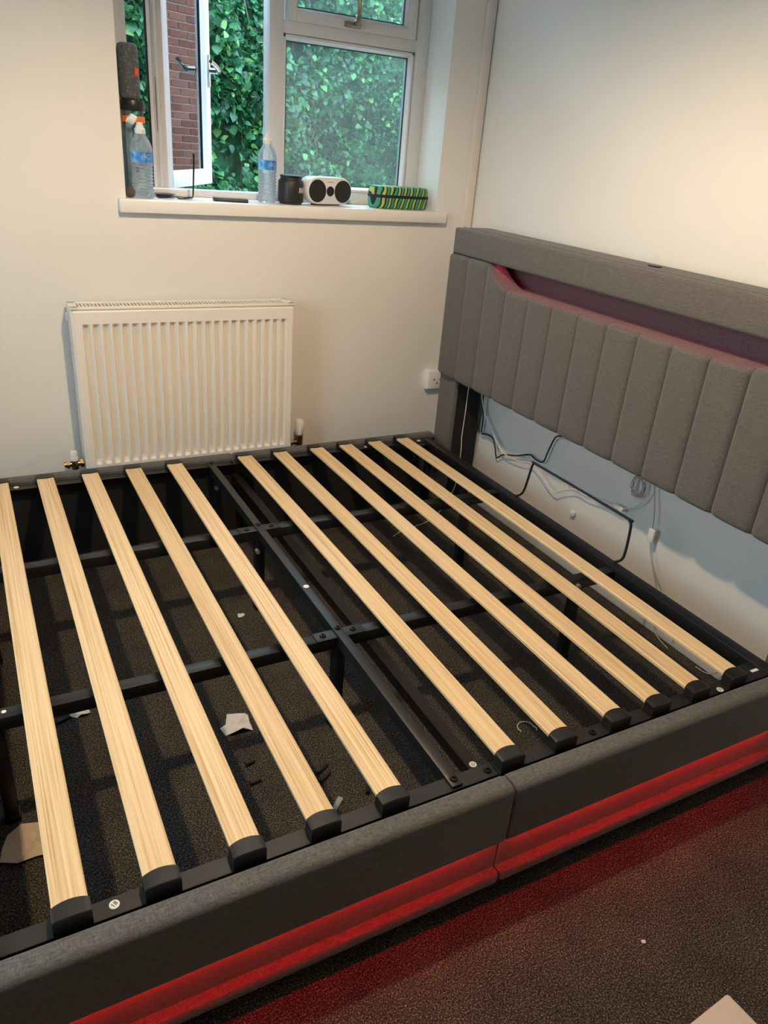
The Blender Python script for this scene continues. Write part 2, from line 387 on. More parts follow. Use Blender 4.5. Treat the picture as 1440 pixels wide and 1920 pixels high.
# ------------------------------------------------------------------ second window, left wall
win2 = empty('window_2', (WX0-0.08, 1.2, SZ0)); tag(win2, kind='structure')
fr = MB(); xa, xb = WX0-0.11, WX0-0.05
fr.box(xa, xb, SY0, SY0+0.06, SZ0, SZ1, 0.004); fr.box(xa, xb, SY1-0.06, SY1, SZ0, SZ1, 0.004)
fr.box(xa, xb, SY0+0.06, SY1-0.06, SZ0, SZ0+0.06, 0.004); fr.box(xa, xb, SY0+0.06, SY1-0.06, SZ1-0.06, SZ1, 0.004); fr.box(xa-0.001, xb+0.001, 1.28, 1.32, SZ0+0.06, SZ1-0.06, 0.004)
fr.build('frame', M_upvc, win2)
for a, c in ((SY0+0.055, 1.285), (1.315, SY1-0.055)):
    MB().add([(WX0-0.08, a, SZ0+0.055), (WX0-0.08, c, SZ0+0.055), (WX0-0.08, c, SZ1-0.055), (WX0-0.08, a, SZ1-0.055)], [(0, 1, 2, 3)]).build('pane', M_glass, win2, 0)

# ------------------------------------------------------------------ outside: ground, bank, hedge, brick wall
M_ground = mat('pale_bounce_ground', (0.3, 0.3, 0.28), 0.95)  # unseen ground made pale to bounce daylight up into the window reveal
LK(M_ground, ramp(M_ground, noise_n(M_ground, coords(M_ground), 6, 5), [(0.3, (0.28, 0.27, 0.25)), (0.7, (0.40, 0.39, 0.37))]).outputs['Color'], BS(M_ground).inputs['Base Color'])
gnd = MB().add([(-14, YO, -0.25), (14, YO, -0.25), (14, 16, -0.25), (-14, 16, -0.25)], [(0, 1, 2, 3)])
gnd.add([(-14, -8, -0.25), (WX0-0.12, -8, -0.25), (WX0-0.12, YO, -0.25), (-14, YO, -0.25)], [(0, 1, 2, 3)])
struct('ground_outside', gnd, M_ground)

def leaf_mat():
    mt = mat('leaf', (0.05, 0.15, 0.03), 0.42, spec=0.5)
    ge = N(mt, 'ShaderNodeNewGeometry'); oi = N(mt, 'ShaderNodeObjectInfo')
    ad = N(mt, 'ShaderNodeMath', operation='ADD'); LK(mt, ge.outputs['Random Per Island'], ad.inputs[0]); LK(mt, oi.outputs['Random'], ad.inputs[1])
    fc = N(mt, 'ShaderNodeMath', operation='FRACT'); LK(mt, ad.outputs[0], fc.inputs[0])
    r = ramp(mt, fc.outputs[0], [(0.0, (0.009, 0.048, 0.022)), (0.35, (0.019, 0.096, 0.042)), (0.7, (0.038, 0.165, 0.066)), (0.93, (0.078, 0.27, 0.07)), (1.0, (0.20, 0.36, 0.10))])
    LK(mt, r.outputs['Color'], BS(mt).inputs['Base Color'])
    tl = N(mt, 'ShaderNodeBsdfTranslucent'); LK(mt, r.outputs['Color'], tl.inputs['Color'])
    mx = N(mt, 'ShaderNodeMixShader'); mx.inputs[0].default_value = 0.30
    LK(mt, BS(mt).outputs[0], mx.inputs[1]); LK(mt, tl.outputs[0], mx.inputs[2])
    LK(mt, mx.outputs[0], mt.node_tree.nodes['Material Output'].inputs['Surface'])
    return mt
M_leaf = leaf_mat()
M_stem = mat('bramble_stem', (0.09, 0.07, 0.04), 0.8)
M_bank = mat('hedge_inner_foliage', (0.026, 0.11, 0.045), 0.9)
LK(M_bank, ramp(M_bank, noise_n(M_bank, coords(M_bank), 22, 4), [(0.35, (0.07, 0.06, 0.035)), (0.5, (0.022, 0.10, 0.042)), (0.7, (0.04, 0.16, 0.062))]).outputs['Color'], BS(M_bank).inputs['Base Color'])
def leaf_shape(kind):
    pr = {0: [(0.0, 0.0), (0.25, 0.42), (0.55, 0.46), (0.85, 0.2), (1.0, 0.0)], 1: [(0.0, 0.0), (0.15, 0.30), (0.45, 0.36), (0.8, 0.16), (1.0, 0.0)],
          2: [(0.0, 0.0), (0.08, 0.40), (0.35, 0.56), (0.70, 0.36), (1.0, 0.0)]}[kind]
    vs_ = []; fs = []
    for t, w_ in pr:
        cz = 0.10*math.sin(t*math.pi)-0.12*t*t
        vs_ += [(-w_, t, cz+0.16*w_), (0, t, cz), (w_, t, cz+0.16*w_)]
    for i in range(len(pr)-1):
        a = i*3; fs += [(a, a+1, a+4, a+3), (a+1, a+2, a+5, a+4)]
    return vs_, fs
leafs = [leaf_shape(k) for k in range(3)]
leaf_me = []
for k in range(3):
    me = bpy.data.meshes.new('leaf'); me.from_pydata(leafs[k][0], [], leafs[k][1]); me.materials.append(M_leaf)
    me.polygons.foreach_set('use_smooth', [True]*len(me.polygons)); leaf_me.append(me)
hedge = empty('hedge', (1.6, 5.2, -0.25))
tag(hedge, 'dense tangled green hedge growing outside the bedroom window', 'hedge')
HA, HB_ = Vector((0.15, 4.3, 0)), Vector((3.80, 6.35, 0))
hd = (HB_-HA); hl = hd.length; hd.normalize(); hn = Vector((hd.y, -hd.x, 0))       # hn points at the house
def hsurf(u, z):
    p = HA+hd*u; q = Vector((u*1.1, z*1.1, 3.3))
    off = 0.42*noise.noise(q)+0.22*noise.noise(q*2.7)+0.10*noise.noise(q*6)
    return Vector((p.x, p.y, z))+hn*off
bk = MB(); nu, nv = 60, 40
bk.grid(nu, nv, lambda i, j: tuple(hsurf(hl*i/(nu-1), -0.25+(2.40+0.50*i/(nu-1))*j/(nv-1))-hn*0.16))
bk.build('hedge_core', M_bank, hedge, 30)
cand = []
rr = random.Random(3)
for k in range(52000):
    u = rr.uniform(0, hl); z = rr.uniform(-0.1, 2.25+0.48*u/hl)
    d = rr.random()**1.5*0.26-0.20
    if noise.noise(Vector((u*2.2, z*2.2, 9.1))) < -0.18 and rr.random() < 0.8: continue
    p = hsurf(u, z)+hn*(-d*0.8)
    near = 1-u/hl
    sz = rr.uniform(0.024, 0.058)*(0.70+0.62*near)
    yaw = math.atan2(hn.y, hn.x)-math.pi/2+rr.gauss(0, 0.8); pit = rr.gauss(-0.45, 0.6); rol = rr.gauss(0, 0.7)
    Mx = Matrix.Translation(p) @ Matrix.Rotation(yaw, 4, 'Z') @ Matrix.Rotation(pit, 4, 'X') @ Matrix.Rotation(rol, 4, 'Y') @ Matrix.Scale(sz, 4)
    ra = p.x/p.y
    vis = 0.20 < ra < 0.57 and 1.0 < p.z < 2.45 and not (0.225 < ra < 0.295)
    cand.append((d if vis else 9, sz/p.length, Mx, rr.choice((0, 0, 1, 2))))
front = sorted([c for c in cand if c[0] < -0.02], key=lambda c: -c[1])[:300]
fid = set(id(c) for c in front)
lv = MB()
for c in cand:
    if id(c) in fid: continue
    vs_, fs = leafs[c[3]]; lv.add([c[2] @ Vector(v_) for v_ in vs_], fs)
o = lv.build('foliage', M_leaf, hedge, 0); o['kind'] = 'stuff'
o.data.polygons.foreach_set('use_smooth', [True]*len(o.data.polygons))
for c in front:
    o = inst(leaf_me[c[3]], 'leaf', hedge, (0, 0, 0))
    loc, q, sc = c[2].decompose(); o.location = loc-hedge.location; o.rotation_euler = q.to_euler(); o.scale = sc
stm = MB()
for k in range(70):
    u = rr.uniform(0, hl); p = hsurf(u, -0.2); pts = []
    lean = rr.uniform(-0.5, 0.5); top = rr.uniform(1.2, 3.2)
    for j in range(6):
        z = -0.2+top*j/5; uu = min(max(u+lean*j/5, 0), hl); pts.append(hsurf(uu, z)+hn*(rr.uniform(-0.10, 0.06)))
    stm.tube(pts, lambda t: 0.008-0.005*t, 5, 3)
o = stm.build('stems', M_stem, hedge); o['kind'] = 'stuff'

# neighbouring brick wall (seen mirrored in the open casement's glass)
M_brick = mat('red_brick', (0.30, 0.12, 0.08), 0.9, spec=0.2)
oi = N(M_brick, 'ShaderNodeObjectInfo')
rb = ramp(M_brick, oi.outputs['Random'], [(0, (0.24, 0.08, 0.055)), (0.5, (0.32, 0.115, 0.08)), (0.85, (0.38, 0.16, 0.11)), (1.0, (0.20, 0.085, 0.07))])
nb = ramp(M_brick, noise_n(M_brick, coords(M_brick), 40, 3), [(0.3, (0.8, 0.8, 0.8)), (0.7, (1.1, 1.1, 1.1))])
mx = N(M_brick, 'ShaderNodeMix', data_type='RGBA', blend_type='MULTIPLY'); mx.inputs[0].default_value = 1
LK(M_brick, rb.outputs['Color'], mx.inputs[6]); LK(M_brick, nb.outputs['Color'], mx.inputs[7]); LK(M_brick, mx.outputs[2], BS(M_brick).inputs['Base Color'])
M_mortar = mat('mortar', (0.62, 0.55, 0.47), 0.95)
BX = 5.6
bw = MB().box(BX, BX+0.3, 4.2, 11.0, -0.25, 5.0)
bwo = struct('wall_neighbour', bw, M_mortar)
bme = bpy.data.meshes.new('brick'); t_ = MB().box(-0.014, 0.03, -0.1075, 0.1075, -0.0325, 0.0325, 0.005, 1)
bme.from_pydata(t_.v, [], t_.f); bme.materials.append(M_brick)
rest = MB()
for c in range(68):
    z = -0.21+c*0.075
    for i in range(30):
        y = 4.32+i*0.225+(0.1125 if c % 2 else 0)
        if y > 10.9: continue
        if 6.0 < y < 8.05 and 0.6 < z < 3.15:
            inst(bme, 'brick', bwo, (BX, y, z))
        else:
            rest.add([(BX-0.012, y-0.105, z-0.031), (BX-0.012, y+0.105, z-0.031), (BX-0.012, y+0.105, z+0.031), (BX-0.012, y-0.105, z+0.031),
                      (BX, y-0.1075, z-0.0325), (BX, y+0.1075, z-0.0325), (BX, y+0.1075, z+0.0325), (BX, y-0.1075, z+0.0325)],
                     [(0, 1, 2, 3), (0, 4, 5, 1), (1, 5, 6, 2), (2, 6, 7, 3), (3, 7, 4, 0)])
o = rest.build('brickwork', M_brick, bwo, 0); o['kind'] = 'stuff'

# ------------------------------------------------------------------ bed
CX, CY = 0.733, 1.755
bed = empty('bed_frame', (CX, CY, 0), R(-0.2))
tag(bed, 'grey upholstered bed with bare pine slats on a black steel frame', 'bed')
YN, YF = 0.810, 2.700                     # outer faces of the side rails
XF, XH = -0.300, 1.756                    # foot end, headboard front
SEAM = 0.835
def rail_prof(sgn, yo):                   # (y, z) outline of a side rail; yo outer face, sgn +1 towards bed
    pts = []
    def P(d, z): pts.append((yo+sgn*d, z))
    rr_ = 0.016
    P(0.048, 0.045); P(0.048, 0.320-0.008); P(0.040, 0.320)
    for k in range(6):
        a = math.pi/2*k/5; P(rr_-rr_*math.sin(a), 0.320-rr_+rr_*math.cos(a))
    P(0.0, 0.176); P(0.004, 0.168)
    P(0.023, 0.168); P(0.023, 0.070); P(0.003, 0.070); P(0.0, 0.066); P(0.0, 0.047); P(0.003, 0.044)
    return pts
def inset(pts, d, yo, sgn):               # rounded end: shrink the outline slightly
    return [(y+sgn*(d if abs(y-yo) < 0.02 else 0), z-(d if z > 0.30 else 0)+(d if z < 0.05 else 0)) for y, z in pts]
for sgn, yo in ((1, YN), (-1, YF)):
    for xa, xb in ((XF, SEAM-0.0015), (SEAM+0.0015, XH)):
        pr = rail_prof(sgn, yo); mbx = MB(); rows = []
        for x, d in ((xa, 0.006), (xa+0.002, 0.002), (xa+0.008, 0), (xb-0.008, 0), (xb-0.002, 0.002), (xb, 0.006)):
            rows.append([(x, y, z) for y, z in inset(pr, d, yo, sgn)])
        n = len(pr); vs_ = [p for r_ in rows for p in r_]; fs = []
        for j in range(len(rows)-1):
            for i in range(n): fs.append((j*n+i, j*n+(i+1) % n, (j+1)*n+(i+1) % n, (j+1)*n+i))
        fs += [tuple(range(n)), tuple(range((len(rows)-1)*n, len(rows)*n))]
        ro = mbx.add(vs_, fs).build('side_rail', M_fab, bed, 40)
        ya, yb_ = sorted((yo+sgn*0.0085, yo+sgn*0.0135))
        if sgn > 0:                       # only the near rail glows in the photograph
            lo = MB().box(xa+0.02, xb-0.02, ya, yb_, 0.16770, 0.16797).build('led_strip', M_led, ro, 0)
            lo['label'] = 'thin glowing red strip light under the rail lip'
        ya, yb_ = sorted((yo+sgn*0.0485, yo+sgn*0.0515)); MB().box(xa-0.0014, xb+0.0014, ya, yb_, 0.001, 0.302).build('backing_board', M_board, ro, 0)  # board extended to floor and seam to block LED light leaking inwards
# foot rail
MB().box(XF, XF+0.045, YN+0.05, YF-0.05, 0.045, 0.32, 0.012).build('foot_rail', M_fab, bed)
# side angle irons
ZF = 0.306
def angle_y(name, y_in, y_out, x0, x1):
    m_ = MB(); a, b_ = sorted((y_in, y_out)); m_.box(x0, x1, a, b_, ZF-0.003, ZF, 0.0006, 1)
    a, b_ = sorted((y_out, y_out+0.003*(1 if y_in > y_out else -1))); m_.box(x0, x1, a, b_, ZF-0.036, ZF, 0.0006, 1)
    return m_.build(name, M_metal, bed, 30)
for y_in, y_out in ((0.904, 0.867), (2.606, 2.643)):
    angle_y('side_bearer', y_in, y_out, -0.255, SEAM-0.002); angle_y('side_bearer', y_in, y_out, SEAM+0.002, 1.72)
MB().box(1.684, 1.722, 0.867, 2.643, 0.262, 0.312, 0.003).build('head_bar', M_metal, bed)
MB().box(1.640, 1.686, 0.867, 0.93, 0.296, 0.302, 0.001).build('corner_plate', M_metal, bed)
MB().box(1.640, 1.686, 2.58, 2.643, 0.296, 0.302, 0.001).build('corner_plate', M_metal, bed)
MB().box(-0.255, -0.217, 0.867, 2.643, 0.262, 0.312, 0.003).build('foot_bar', M_metal, bed)
# centre beam over the seam, its lower twin beside it
MB().box(0.7205, 0.7455, 0.872, 2.638, 0.307, 0.313, 0.001).build('centre_beam', M_metal, bed)
MB().box(0.7215, 0.7245, 0.905, 2.606, 0.280, 0.308).build('centre_beam_web', M_metal, bed)
lb = MB().box(0.820, 0.850, 0.870, 2.64, 0.247, 0.250, 0.0006, 1); lb.box(0.820, 0.823, 0.870, 2.64, 0.218, 0.249)
lbo = lb.build('lower_cross_beam', M_metal, bed)
# long bearers and legs
legpts = []
for yb_ in (1.443, 2.068):
    for xa, xb in ((-0.22, 0.716), (0.750, 1.690)):
        MB().box(xa, xb, yb_-0.0175, yb_+0.0175, 0.270, 0.305, 0.003).build('long_bearer', M_metal, bed)
    MB().box(0.664, 0.802, yb_-0.019, yb_+0.019, 0.3042, 0.3072, 0.001).build('joint_plate', M_metal, bed)
    MB().box(0.716, 0.752, yb_-0.0165, yb_+0.0165, 0.262, 0.303, 0.002).build('joint_block', M_metal, bed)
    for x in (-0.075, 0.733, 1.548): legpts.append((x, yb_))
for x in (0.75,): legpts += [(x, 2.585), (x, 0.925)]
legpts += [(1.66, 2.60), (1.66, 0.91), (-0.23, 2.60), (-0.23, 0.91)]
for x, y in legpts:
    lg = MB().box(x-0.015, x+0.015, y-0.015, y+0.015, 0.012, 0.272, 0.002).build('leg', M_metal, bed)
    MB().box(x-0.0175, x+0.0175, y-0.0175, y+0.0175, 0.0, 0.02, 0.003).build('foot_cap', M_black, lg)
# bolts
bt = MB().lathe([(0.0085, 0), (0.0085, 0.0016), (0.0072, 0.0040), (0.0038, 0.0045), (0.0036, 0.0018)], n=14)
bolt0 = bt.build('bolt', M_bolt, None, 40, L=(0, 0, 0)); bolt0.parent = bed
bpts = [(0.686, 1.443, .3072), (0.733, 1.455, .313), (0.772, 1.443, .3072), (0.690, 2.068, .3072), (0.733, 2.080, .313), (0.775, 2.068, .3072),
        (0.733, 0.888, .313), (0.815, 0.885, ZF), (1.103, 0.885, ZF), (0.733, 2.622, .313), (0.815, 2.625, ZF), (0.905, 2.625, ZF)]
for i, (x, y, z) in enumerate(bpts):
    o = bolt0 if i == 0 else inst(bolt0, 'bolt', bed, (0, 0, 0)); o.location = Vector((x, y, z))-Vector((CX, CY, 0))
# numbered stickers
t18 = textmesh('18', 0.011); t22 = textmesh('22', 0.010)
def sticker(x, y, z, txt=None, rot=0.0, rad=0.0085):
    so = MB().cyl((x, y, z), (x, y, z+0.0006), rad, 20).build('number_sticker', M_sticker, bed, 0)
    if txt:
        vs_, fs = txt; c_, s2 = math.cos(rot), math.sin(rot)
        MB().add([(x+a*c_-b_*s2, y+a*s2+b_*c_, z+0.0008+cc) for a, b_, cc in vs_], fs).build('numeral', M_ink, so, 0)
sticker(0.074, 0.888, ZF, t18, R(35)); sticker(0.836, 0.957, 0.250, t22, R(-120)); sticker(1.513, 0.876, ZF, t22, R(20))
sticker(0.735, 1.673, 0.313); sticker(0.056, 2.625, ZF); sticker(1.401, 2.625, ZF); sticker(1.66, 2.625, ZF); sticker(-0.055, 1.445, 0.3052, None, 0, 0.005)
o = MB().box(1.612, 1.636, 0.868, 0.876, 0.3355, 0.3365).build('sticker', M_sticker, bed, 0)
for x, y, z in ((0.7185, 2.052, 0.235), (1.5325, 1.43, 0.2865), (0.735, 2.57, 0.235)):
    MB().cyl((x, y-0.0005, z), (x, y-0.0035-0.013, z), 0.007, 14).build('leg_bolt', M_spacer, bed, 40)

# slats with end caps
ZS0, ZS1 = 0.3235, 0.3335
SWD = 0.055
sl = MB(); NS = 24
def slat_z(t): return 0.004*(1-(2*t-1)**2)
sec = [(-SWD/2, 0.0015), (-SWD/2+0.0015, 0), (SWD/2-0.0015, 0), (SWD/2, 0.0015), (SWD/2, 0.0082), (SWD/2-0.003, 0.0100), (-SWD/2+0.003, 0.0100), (-SWD/2, 0.0082)]
YA, YB = 0.878, 2.632
vs_ = []; fs = []
for j in range(NS+1):
    t = j/NS
    for a, b_ in sec: vs_.append((a, YA+(YB-YA)*t-CY, b_+slat_z(t)))
n = len(sec)
for j in range(NS):
    for i in range(n): fs.append((j*n+i, j*n+(i+1) % n, (j+1)*n+(i+1) % n, (j+1)*n+i))
fs += [tuple(range(n-1, -1, -1)), tuple(range(NS*n, NS*n+n))]
sl.add(vs_, fs); sl_o = sl.build('slat', M_wood, None, 25, L=(0, 0, 0)); slat_me = sl_o.data; bpy.data.objects.remove(sl_o)
# cap: crowned hollow-looking block, mouth cut to an arc (local origin at its outer end, +y towards the slat)
cp = MB(); KW = 0.0298; nU = 13
def mouth(u): return 0.028+0.006*(1-u*u)
top = []
for j in range(5):
    for i in range(nU):
        u = -1+2*i/(nU-1); yv = [0.0, 0.002, 0.012, 0.022, mouth(u)][j] if j < 4 else mouth(u)
        zc = 0.0125+0.0015*(1-u*u)-(0.002 if j == 0 else 0)
        zc -= 0.0015 if abs(u) > 0.99 else 0
        top.append((KW*u, yv, zc))
bot = [(x, y, -0.017) for x, y, z in top]
fs = []
for j in range(4):
    for i in range(nU-1):
        a = j*nU+i; fs.append((a, a+1, a+nU+1, a+nU)); fs.append((a+5*nU, a+nU+5*nU, a+nU+1+5*nU, a+1+5*nU))
for i in range(nU-1):
    fs.append((i, i+5*nU, i+1+5*nU, i+1)); b4 = 4*nU+i; fs.append((b4, b4+1, b4+1+5*nU, b4+5*nU))
for j in range(4):
    a = j*nU; fs.append((a, a+nU, a+nU+5*nU, a+5*nU)); a = j*nU+nU-1; fs.append((a, a+5*nU, a+nU+5*nU, a+nU))
cp.add(top+bot, fs); cap_o = cp.build('end_cap', M_black, None, 24, L=(0, 0, 0)); cap_me = cap_o.data; bpy.data.objects.remove(cap_o)
xs = [1.568, 1.432, 1.298, 1.168, 1.010, 0.866, 0.591, 0.444, 0.297, 0.150, 0.008, -0.140]
jit = random.Random(5)
for i, x in enumerate(xs):
    so = inst(slat_me, 'slat', bed, (x-CX, 0, ZS0), (0, 0, 0))
    so.rotation_euler.z = R(jit.uniform(-0.15, 0.15))
    inst(cap_me, 'end_cap', so, (0, 0.869-CY, 0.0))
    inst(cap_me, 'end_cap', so, (0, 2.641-CY, 0.0), (0, 0, math.pi))

# mattress retainer hoop at the head bar
rp = [(1.712, 1.985, 0.315), (1.716, 1.965, 0.330), (1.722, 1.955, 0.360), (1.722, 1.938, 0.452), (1.722, 1.925, 0.468), (1.722, 1.90, 0.470),
      (1.722, 1.475, 0.470), (1.722, 1.452, 0.466), (1.722, 1.440, 0.450), (1.722, 1.437, 0.362), (1.716, 1.44, 0.332), (1.712, 1.46, 0.315)]
MB().tube(rp, 0.0045, 8, 3).build('mattress_retainer', M_metal, bed)

# headboard
hbx = empty('headboard', (CX, CY, 0)); hbx.parent = bed; hbx.location = (0, 0, 0); ORIG[hbx.name] = Vector((CX, CY, 0))
HY0, HY1 = 0.815, 2.695
ZT, ZN, ZNB, ZB = 1.186, 1.086, 1.008, 0.590
XB = 1.936
def ptop(y):
    yy = max(y, HY0+HY1-y)                # symmetric
    a, b_ = 2.428, 2.268
    if yy >= a: return ZN-0.001
    if yy <= b_: return ZNB
    t = (a-yy)/(a-b_); return ZNB+(ZN-0.001-ZNB)*(1-t)**1.6
NSEC = 14
edges = [HY0+(HY1-HY0)*i/NSEC for i in range(NSEC+1)]
XP = 1.752
for i in range(NSEC):
    y0, y1 = edges[i], edges[i+1]; nU_, nV_ = 13, 15
    pm = MB(); vs_ = []; fs = []
    fr_v = [0, 0.003, 0.012, 0.03, 0.07] + [0.07+(1-0.15)*k/6 for k in range(1, 7)] + [0.94, 0.955, 0.97, 0.98, 0.988, 0.994, 0.998, 1.0]
    nV_ = len(fr_v)
    for j, v_ in enumerate(fr_v):
        for k in range(nU_):
            u = -1+2*k/(nU_-1); su = math.copysign(abs(u)**0.75, u)
            y = (y0+y1)/2+(y1-y0)/2*su*0.992
            zt = ptop(y); z = ZB+(zt-ZB)*v_
            bul = 1-math.sqrt(max(0, 1-(abs(su))**8))
            x = XP+0.011*(abs(su)**7)+0.002*su*su
            dz = min(z-ZB, zt-z); rr_ = 0.018
            ax = 0.018
            if zt-z < z-ZB: rr_, ax = 0.016, 0.016
            if dz < rr_: x += ax*(1-math.sqrt(max(0, 1-((rr_-dz)/rr_)**2)))
            vs_.append((x, y, z))
    base = len(vs_)
    for j in range(nV_-1):
        for k in range(nU_-1): a = j*nU_+k; fs.append((a, a+1, a+nU_+1, a+nU_))
    loop = [k for k in range(nU_)]+[j*nU_+nU_-1 for j in range(1, nV_)]+[(nV_-1)*nU_+k for k in range(nU_-2, -1, -1)]+[j*nU_ for j in range(nV_-2, 0, -1)]
    L_ = len(loop); back = [(1.836, vs_[q][1], vs_[q][2]) for q in loop]
    vs2 = vs_+back
    for k in range(L_): fs.append((loop[k], base+k, base+(k+1) % L_, loop[(k+1) % L_]))
    pm.add(vs2, fs).build('channel_panel', M_fab, hbx, 50)
ub = MB().box(1.764, XB, HY0+0.012, HY1-0.012, ZN+0.001, ZT, 0.012, 4).build('shelf_box', M_fab, hbx, 50)
for ya, yb_ in ((HY0, HY0+0.011), (HY1-0.011, HY1)):
    MB().box(1.774, XB, ya, yb_, ZB, ZT-0.003, 0.004).build('end_panel', M_fab, hbx)
MB().tube([(1.800, HY0+0.02, ZT+0.0002), (1.802, 1.2, ZT+0.0002), (1.801, 2.0, ZT+0.0002), (1.80, HY1-0.02, ZT+0.0002)], 0.0016, 6, 6).build('seam', M_fab, ub)
MB().box(1.855, 1.875, 1.690, 1.730, ZT, ZT+0.004, 0.0015).build('socket_flap', M_black, ub)
nb_ = MB().box(1.895, XB-0.002, HY0+0.012, HY1-0.012, ZB, ZN, 0.0); nb_.box(1.836, 1.897, HY0+0.012, HY1-0.012, ZB+0.002, 0.985)
nb_.build('niche_lining', M_fab, hbx, 0)
MB().box(1.834, 1.896, 1.0, 2.51, 0.986, 1.0065).build('niche_floor', M_fab, hbx, 0)
MB().box(1.800, 1.808, 1.10, 2.41, ZN-0.0003, ZN+0.0009).build('led_strip', M_led2, hbx, 0)
for ya, yb_ in ((HY0, HY0+0.125), (HY1-0.125, HY1)):
    MB().box(1.778, 1.802, ya, yb_, 0.0, ZB, 0.008).build('post', M_fab, hbx)
    MB().box(1.802, 1.925, ya+0.008, yb_-0.008, 0.0, ZB).build('post_backing', M_board, hbx, 0)

# ------------------------------------------------------------------ radiator
rad = empty('radiator', (0.705, 2.79, 0.285)); tag(rad, 'cream ribbed panel radiator fixed under the window', 'radiator')
RX0, RX1, RY0, RY1, RZ0, RZ1 = 0.306, 1.106, 2.730, 2.825, 0.284, 0.876
NR = 23; pitch = (RX1-RX0-0.05)/NR
zr = [RZ0, RZ0+0.006, RZ0+0.028, RZ0+0.036, RZ0+0.046, RZ0+0.1, RZ1-0.1, RZ1-0.066, RZ1-0.054, RZ1-0.046, RZ1-0.006, RZ1]
xr = [RX0, RX0+0.004, RX0+0.020]
prof = [0, 0, 0, 0]
shape = [(0.0, 0), (0.16, 0), (0.24, 0.35), (0.34, 0.92), (0.42, 1), (0.66, 1), (0.74, 0.92), (0.84, 0.35), (0.92, 0)]
xx = [(RX0, 0.006), (RX0+0.004, 0.0), (RX0+0.022, 0.0)]
for i in range(NR):
    for s2, d in shape: xx.append((RX0+0.025+pitch*(i+s2), d))
xx += [(RX1-0.022, 0.0), (RX1-0.004, 0.0), (RX1, 0.006)]
def rdep(i, j):
    x, d = xx[i]; z = zr[j]
    wz = 0 if (j < 3 or j > 8) else (0.75 if j in (3, 8) else 1)
    dep = 0.017*d*wz if 3 <= i < len(xx)-3 else d
    if j in (0, len(zr)-1): dep = max(dep, 0.004)
    return (x, RY0+dep, z)
pm = MB().grid(len(xx), len(zr), rdep)
pm.build('ribbed_panel', M_rad, rad, 22)
for xa in (RX0-0.003, RX1-0.001): MB().box(xa, xa+0.004, RY0+0.006, RY1, RZ0+0.01, RZ1+0.002, 0.001, 1).build('side_cover', M_rad, rad)
MB().box(RX0+0.002, RX1-0.002, RY1-0.02, RY1-0.014, RZ0, RZ1-0.01).build('rear_panel', M_rad, rad)
gr = MB(); g0, g1 = RX0-0.004, RX1+0.004; gy0, gy1 = RY0-0.001, RY1+0.001; gz = RZ1+0.002
gr.box(g0, g1, gy0, gy0+0.016, gz, gz+0.010, 0.003); gr.box(g0, g1, gy1-0.014, gy1, gz, gz+0.010, 0.003)
gr.box(g0, g0+0.028, gy0, gy1, gz, gz+0.010, 0.003); gr.box(g1-0.028, g1, gy0, gy1, gz, gz+0.010, 0.003)
nb2 = 62
for i in range(nb2):
    x = g0+0.028+(g1-g0-0.056)*(i+0.5)/nb2; gr.box(x-0.0024, x+0.0024, gy0+0.012, gy1-0.01, gz+0.001, gz+0.008)
gr.build('top_grille', M_rad, rad)
MB().box(RX0+0.004, RX1-0.004, RY0+0.018, RY1-0.022, RZ0+0.02, RZ1-0.04).build('convector_core', M_rad, rad, 0)
bk2 = MB()
for x in (0.36, 1.05): bk2.box(x-0.012, x+0.012, RY1-0.016, WY1-0.0005, 0.40, 0.80)
bk2.box(RX0-0.012, RX0+0.0, 2.79, 2.803, 0.83, 0.858, 0.002)
bk2.build('bracket', M_rad, rad)
# left lockshield valve
vl = MB(); vl.cyl((0.303, 2.775, 0.310), (0.232, 2.775, 0.308), 0.0105, 14); vl.cyl((0.300, 2.775, 0.310), (0.287, 2.775, 0.310), 0.017, 6); vl.cyl((0.250, 2.775, 0.308), (0.240, 2.775, 0.308), 0.0155, 6)
vl.lathe([(0.0, -0.026), (0.013, -0.02), (0.015, 0.0), (0.012, 0.018), (0.0, 0.02)], (0.268, 2.775, 0.310), 16)
vo = vl.build('lockshield_valve', M_brass, rad)
MB().lathe([(0.0145, 0.014), (0.0145, 0.026), (0.013, 0.027), (0.013, 0.044), (0.0115, 0.048), (0, 0.048)], (0.268, 2.775, 0.310), 18, False).build('valve_cap', M_white, vo)
MB().tube([(0.268, 2.775, 0.29), (0.268, 2.775, 0.14), (0.268, 2.775, 0.0)], 0.0075, 10).build('pipe', M_copper, vo)
# right thermostatic valve
vr = MB(); vr.cyl((1.108, 2.775, 0.300), (1.160, 2.775, 0.300), 0.0105, 14); vr.cyl((1.112, 2.775, 0.300), (1.126, 2.775, 0.300), 0.016, 6)
vr.lathe([(0.012, -0.03), (0.015, -0.01), (0.015, 0.015), (0.017, 0.017), (0.017, 0.032), (0.012, 0.033)], (1.160, 2.775, 0.300), 16)
vo = vr.build('thermostatic_valve', M_brass, rad)
hd_ = MB(); prof_ = [(0.0155, 0.033), (0.0185, 0.040), (0.0185, 0.060), (0.0180, 0.088), (0.0155, 0.098), (0.0, 0.100)]
hd_.lathe(prof_, (1.160, 2.775, 0.300), 24, False)
for k in range(12):
    a = 2*math.pi*k/12; c_, s2 = math.cos(a), math.sin(a)
    hd_.box(-0.0016, 0.0016, 0.016, 0.0205, 0.062, 0.092, 0.0006, 1, Matrix.Translation((1.160, 2.775, 0.300)) @ Matrix.Rotation(a, 4, 'Z'))
hd_.build('valve_head', M_white, vo)
MB().tube([(1.160, 2.775, 0.275), (1.160, 2.775, 0.14), (1.160, 2.775, 0.0)], 0.0075, 10).build('pipe', M_copper, vo)

